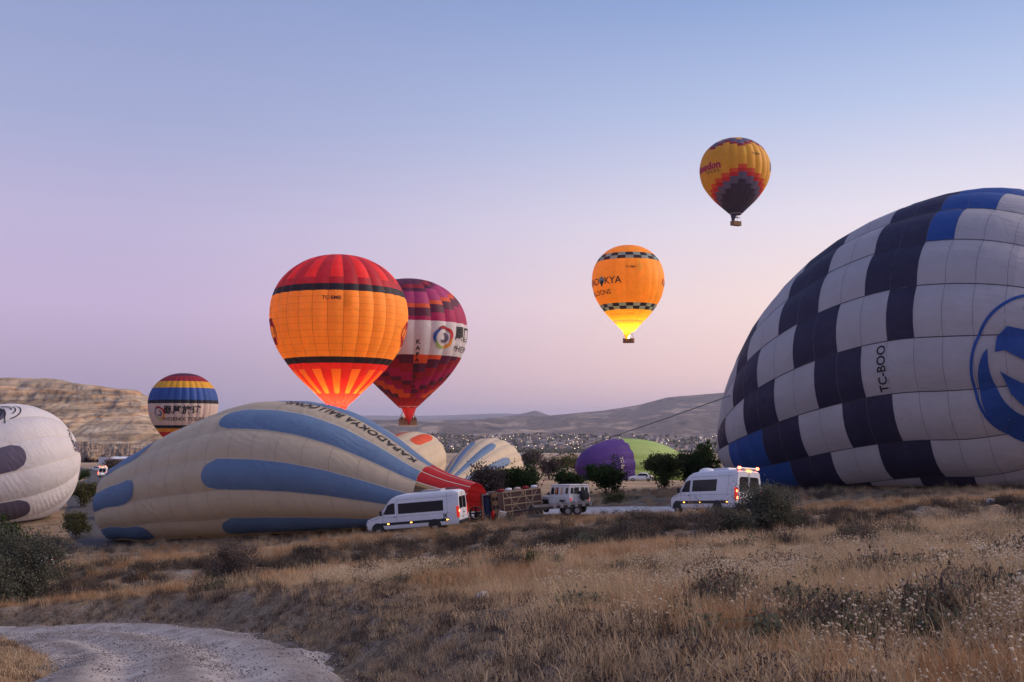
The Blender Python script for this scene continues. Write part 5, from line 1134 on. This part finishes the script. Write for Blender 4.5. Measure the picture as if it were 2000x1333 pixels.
plant('shrub', 'darker ragged bush leaning left of the silvery olive bush', 1430, 52.5, 1060, 1.7, 2.9, M_leafg, 5000, .09, .1, 11, 25, 'shrub')
plant('shrub', 'bare twiggy shrub in front of the minibus wheels', 1385, 51, 1060, 2.3, 2.0, M_leafp, 350, .06, .08, 12, 26, 'shrub')
plant('weed', 'single small green weed on the dry meadow', 1040, 30, 1100, .55, .7, M_leafm, 700, .05, .1, 6, 27, 'weed')
plant('shrub', 'low grey-green tuft on the bank below the trailer', 1150, 51, 1070, .95, 2.6, M_leafg, 2600, .07, .08, 12, 28, 'shrub')
plant('shrub', 'low green verge plants at the edge of the pale track', 1200, 84, 990, .7, 4.5, M_leafy, 1800, .12, .08, 12, 29, 'shrub')
# rocks
M_rock = mat('pale_rock', (.42, .39, .38), .9, col2=(.62, .58, .57), vscale=5, bump=.5, bscale=14)
def rock(px, py, d, size, lb, seed):
    V, Fc = ico(3); r = fbm(V[:, 0]*1.6+seed*3, V[:, 1]*1.6+V[:, 2]*1.3, 3, seed); V = V*(.65+.7*r)[:, None]*np.array([1, .8, .62])*size
    q = P(px, py, d); o = link('rock', npmesh('rock', V, Fc, M_rock, False), None, (q.x, d, hz(q.x, d)+size*.28)); o.rotation_euler = (0, 0, seed); tag(o, lb, 'rock', 'pale rocks in the meadow')
rock(943, 1172, 19, .2, 'pale rock on the open meadow downhill of the green weed', 1); rock(1258, 1084, 36, .25, 'small pale rock on the meadow below the bank', 2); rock(1340, 1240, 11.5, .12, 'upright pale stone among seed heads', 3); rock(1935, 975, 57, .3, 'flat pale rock on the bank under the chequered balloon', 4)
for k in range(5): rock(235+k*47, 1300, 20-k*.9, .10, 'fist-sized stone on the dirt road edge', 10+k)
# ---------------- town on the far slope ----------------
wallm = [mat('house_wall_%d' % k, c, .9, var=.08, vscale=.2) for k, c in enumerate(((.48, .42, .38), (.40, .33, .28), (.56, .51, .49), (.34, .27, .23)))]
roofm = [mat('house_roof_%d' % k, c, .9) for k, c in enumerate(((.26, .15, .11), (.33, .28, .26), (.20, .16, .15)))]
M_litwin = mat('lit_window', (.9, .7, .4), .5, emit=(1, .72, .38), estr=3.0)
def house_mesh(k, w=14, d=10, h=7, flat=False, rows=2, cols=4):
    m = MB(); x, y = w/2, d/2
    m.add([(-x, -y, -4), (x, -y, -4), (x, y, -4), (-x, y, -4), (-x, -y, h), (x, -y, h), (x, y, h), (-x, y, h)], [(0, 1, 5, 4), (1, 2, 6, 5), (2, 3, 7, 6), (3, 0, 4, 7)], 0)
    if flat: m.box((0, 0, h+.3), (w+.6, d+.6, .6), 1); m.box((w*.2, 0, h+1.4), (w*.25, d*.4, 1.8), 0)
    else: m.add([(-x-.6, -y-.6, h), (x+.6, -y-.6, h), (x+.6, y+.6, h), (-x-.6, y+.6, h), (-x-.6, 0, h+3.2), (x+.6, 0, h+3.2)], [(0, 1, 5, 4), (2, 3, 4, 5), (1, 2, 5), (3, 0, 4), (3, 2, 1, 0)], 1)
    for r_ in range(rows):
        for c_ in range(cols):
            m.box((-x+w*(c_+.5)/cols, -y-.04, h*(r_+.5)/rows), (w/cols*.45, .12, h/rows*.5), 3 if (c_*7+r_*3+k) % 9 == 0 else 2)
    return m.mesh('house', [wallm[k % 4], roofm[k % 3], M_glass, M_litwin])
hm = [house_mesh(k, w=11+3*(k % 3), d=9+2*(k % 2), h=5.5+2.5*(k % 3), flat=k % 2 == 1) for k in range(8)]
r = np.random.default_rng(5); nh = 0
while nh < 260:
    px = r.uniform(815, 1430); d = 2680+r.uniform()**1.4*820
    dens = math.exp(-((px-980)/140)**2)+.9*math.exp(-((px-1310)/110)**2)+.35
    if r.uniform() > dens: continue
    o = link('house', hm[r.integers(0, 8)]); x = (px-1000)/F*d; o.location = (x, d, hill_z(px, d)+.5); o.rotation_euler = (0, 0, r.normal(0, .5)); s_ = r.uniform(.7, 1.25); o.scale = (s_, s_, s_*r.uniform(.8, 1.2)); nh += 1
    tag(o, 'small pale house among many in the far town', 'house', 'houses of the far town')
def block(px, d, w, h, dd, lb, rows, cols, k):
    o = link('apartment_block', house_mesh(k, w, dd, h, True, rows, cols)); o.location = ((px-1000)/F*d, d, hill_z(px, d)); tag(o, lb, 'building')
block(1050, 3050, 30, 17, 16, 'long tan apartment block standing above the far town houses', 4, 8, 1); block(1295, 2950, 26, 15, 14, 'broad pale block in the far town behind the purple balloon', 4, 6, 2); block(1339, 2850, 14, 10, 12, 'squat pale block in the far town near the chequered balloon', 3, 4, 0)
tw = []                                                     # scrubby tree belt in front of the town: one far mass
n = 2600; px = r.uniform(800, 1440, n); dd = np.where(r.uniform(size=n) < .6, 2630+r.uniform(size=n)*70, 2680+r.uniform(size=n)*900)
V = []; Fc = []; o_ = 0
for a, b in zip(px, dd):
    c = np.array([(a-1000)/F*b, b, hill_z(a, b)+1.5]); vv = ICO[0]*np.array([r.uniform(3, 7), r.uniform(3, 7), r.uniform(2.5, 6)])*(.7+.6*r.uniform(size=(len(ICO[0]), 1)))+c; V.append(vv); Fc.append(ICO[1]+o_); o_ += len(vv)
o = link('town_woods', npmesh('town_woods', np.concatenate(V), np.concatenate(Fc), M_leafy, False)); o['kind'] = 'stuff'
lampm = mat('street_lamp_glow', (1, .8, .5), .5, emit=(1, .82, .55), estr=3)
lm = MB().lathe([(.15, 0), (.12, 7)], n=5).lathe([(.01, 7), (1.0, 7.3), (1.0, 8.2), (.01, 8.6)], n=6, m=1).mesh('street_lamp', [M_cable, lampm])
for k in range(60):
    a = r.uniform(830, 1425); b = 2680+r.uniform()**1.3*700; o = link('street_lamp', lm); o.location = ((a-1000)/F*b, b, hill_z(a, b)); tag(o, 'lit street lamp glowing among the far town houses', 'street lamp', 'lit lamps of the far town')
# field building and sheds at left
fb = thing('farm_building', 'low white farm building with dark roof in the far field', 'building', (*(lambda q: (q.x, 420, hz(q.x, 420)))(P(1003, 900, 420)),)); MB().box((0, 0, 1.8), (16, 8, 3.6)).build('wall', wallm[2], fb); MB().add([(-9, -5, 3.6), (9, -5, 3.6), (9, 5, 3.6), (-9, 5, 3.6), (-8, 0, 5.4), (8, 0, 5.4)], [(0, 1, 5, 4), (2, 3, 4, 5), (1, 2, 5), (3, 0, 4), (3, 2, 1, 0)]).build('roof', roofm[1], fb)
for k in range(4): MB().box((-6+4*k, -4.03, 1.7), (1.4, .1, 1.5)).build('window', M_glass, fb)
for k, (px, lb) in enumerate(((228, 'white roofed shed below the mesa, nearer the lane'), (246, 'white roofed shed below the mesa, nearer the cream balloon'))):
    q = P(px, 900, 400); s_ = thing('shed', lb, 'shed', (q.x, 400, hz(q.x, 400)), (0, 0, .1), 'sheds below the mesa'); MB().box((0, 0, 1.2), (3.6, 3, 2.4)).build('wall', wallm[3], s_); MB().add([(-2, -1.8, 2.4), (2, -1.8, 2.4), (2, 1.8, 2.4), (-2, 1.8, 2.4), (-2, 0, 3.3), (2, 0, 3.3)], [(0, 1, 5, 4), (2, 3, 4, 5), (1, 2, 5), (3, 0, 4), (3, 2, 1, 0)]).build('roof', M_white, s_); MB().box((0, -1.52, 1.0), (.9, .06, 2.0)).build('door', M_black, s_)
q = P(202, 900, 330); sg = thing('road_sign', 'pale rectangular road sign board by the lane below the cliff', 'sign', (q.x, 330, hz(q.x, 330))); MB().box((0, 0, 3), (3.2, .1, 2.4)).build('board', M_plate, sg)
for x in (-1, 1): MB().tube([(x, .1, -.2), (x, .1, 4.1)], .07).build('post', M_cable, sg)
# ---------------- haze ----------------
def haze():
    m = bpy.data.materials.new('haze'); m.use_nodes = True; t = m.node_tree; t.nodes.clear(); out = nd(t, 'ShaderNodeOutputMaterial'); v = nd(t, 'ShaderNodeVolumePrincipled')
    v.inputs['Color'].default_value = (.76, .79, 1, 1); v.inputs['Density'].default_value = 4.6e-5; v.inputs['Anisotropy'].default_value = .2; t.links.new(v.outputs[0], out.inputs['Volume'])
    o = MB().box((0, 11500, 140), (60000, 44000, 580)).build('haze', m); o['kind'] = 'stuff'
haze()
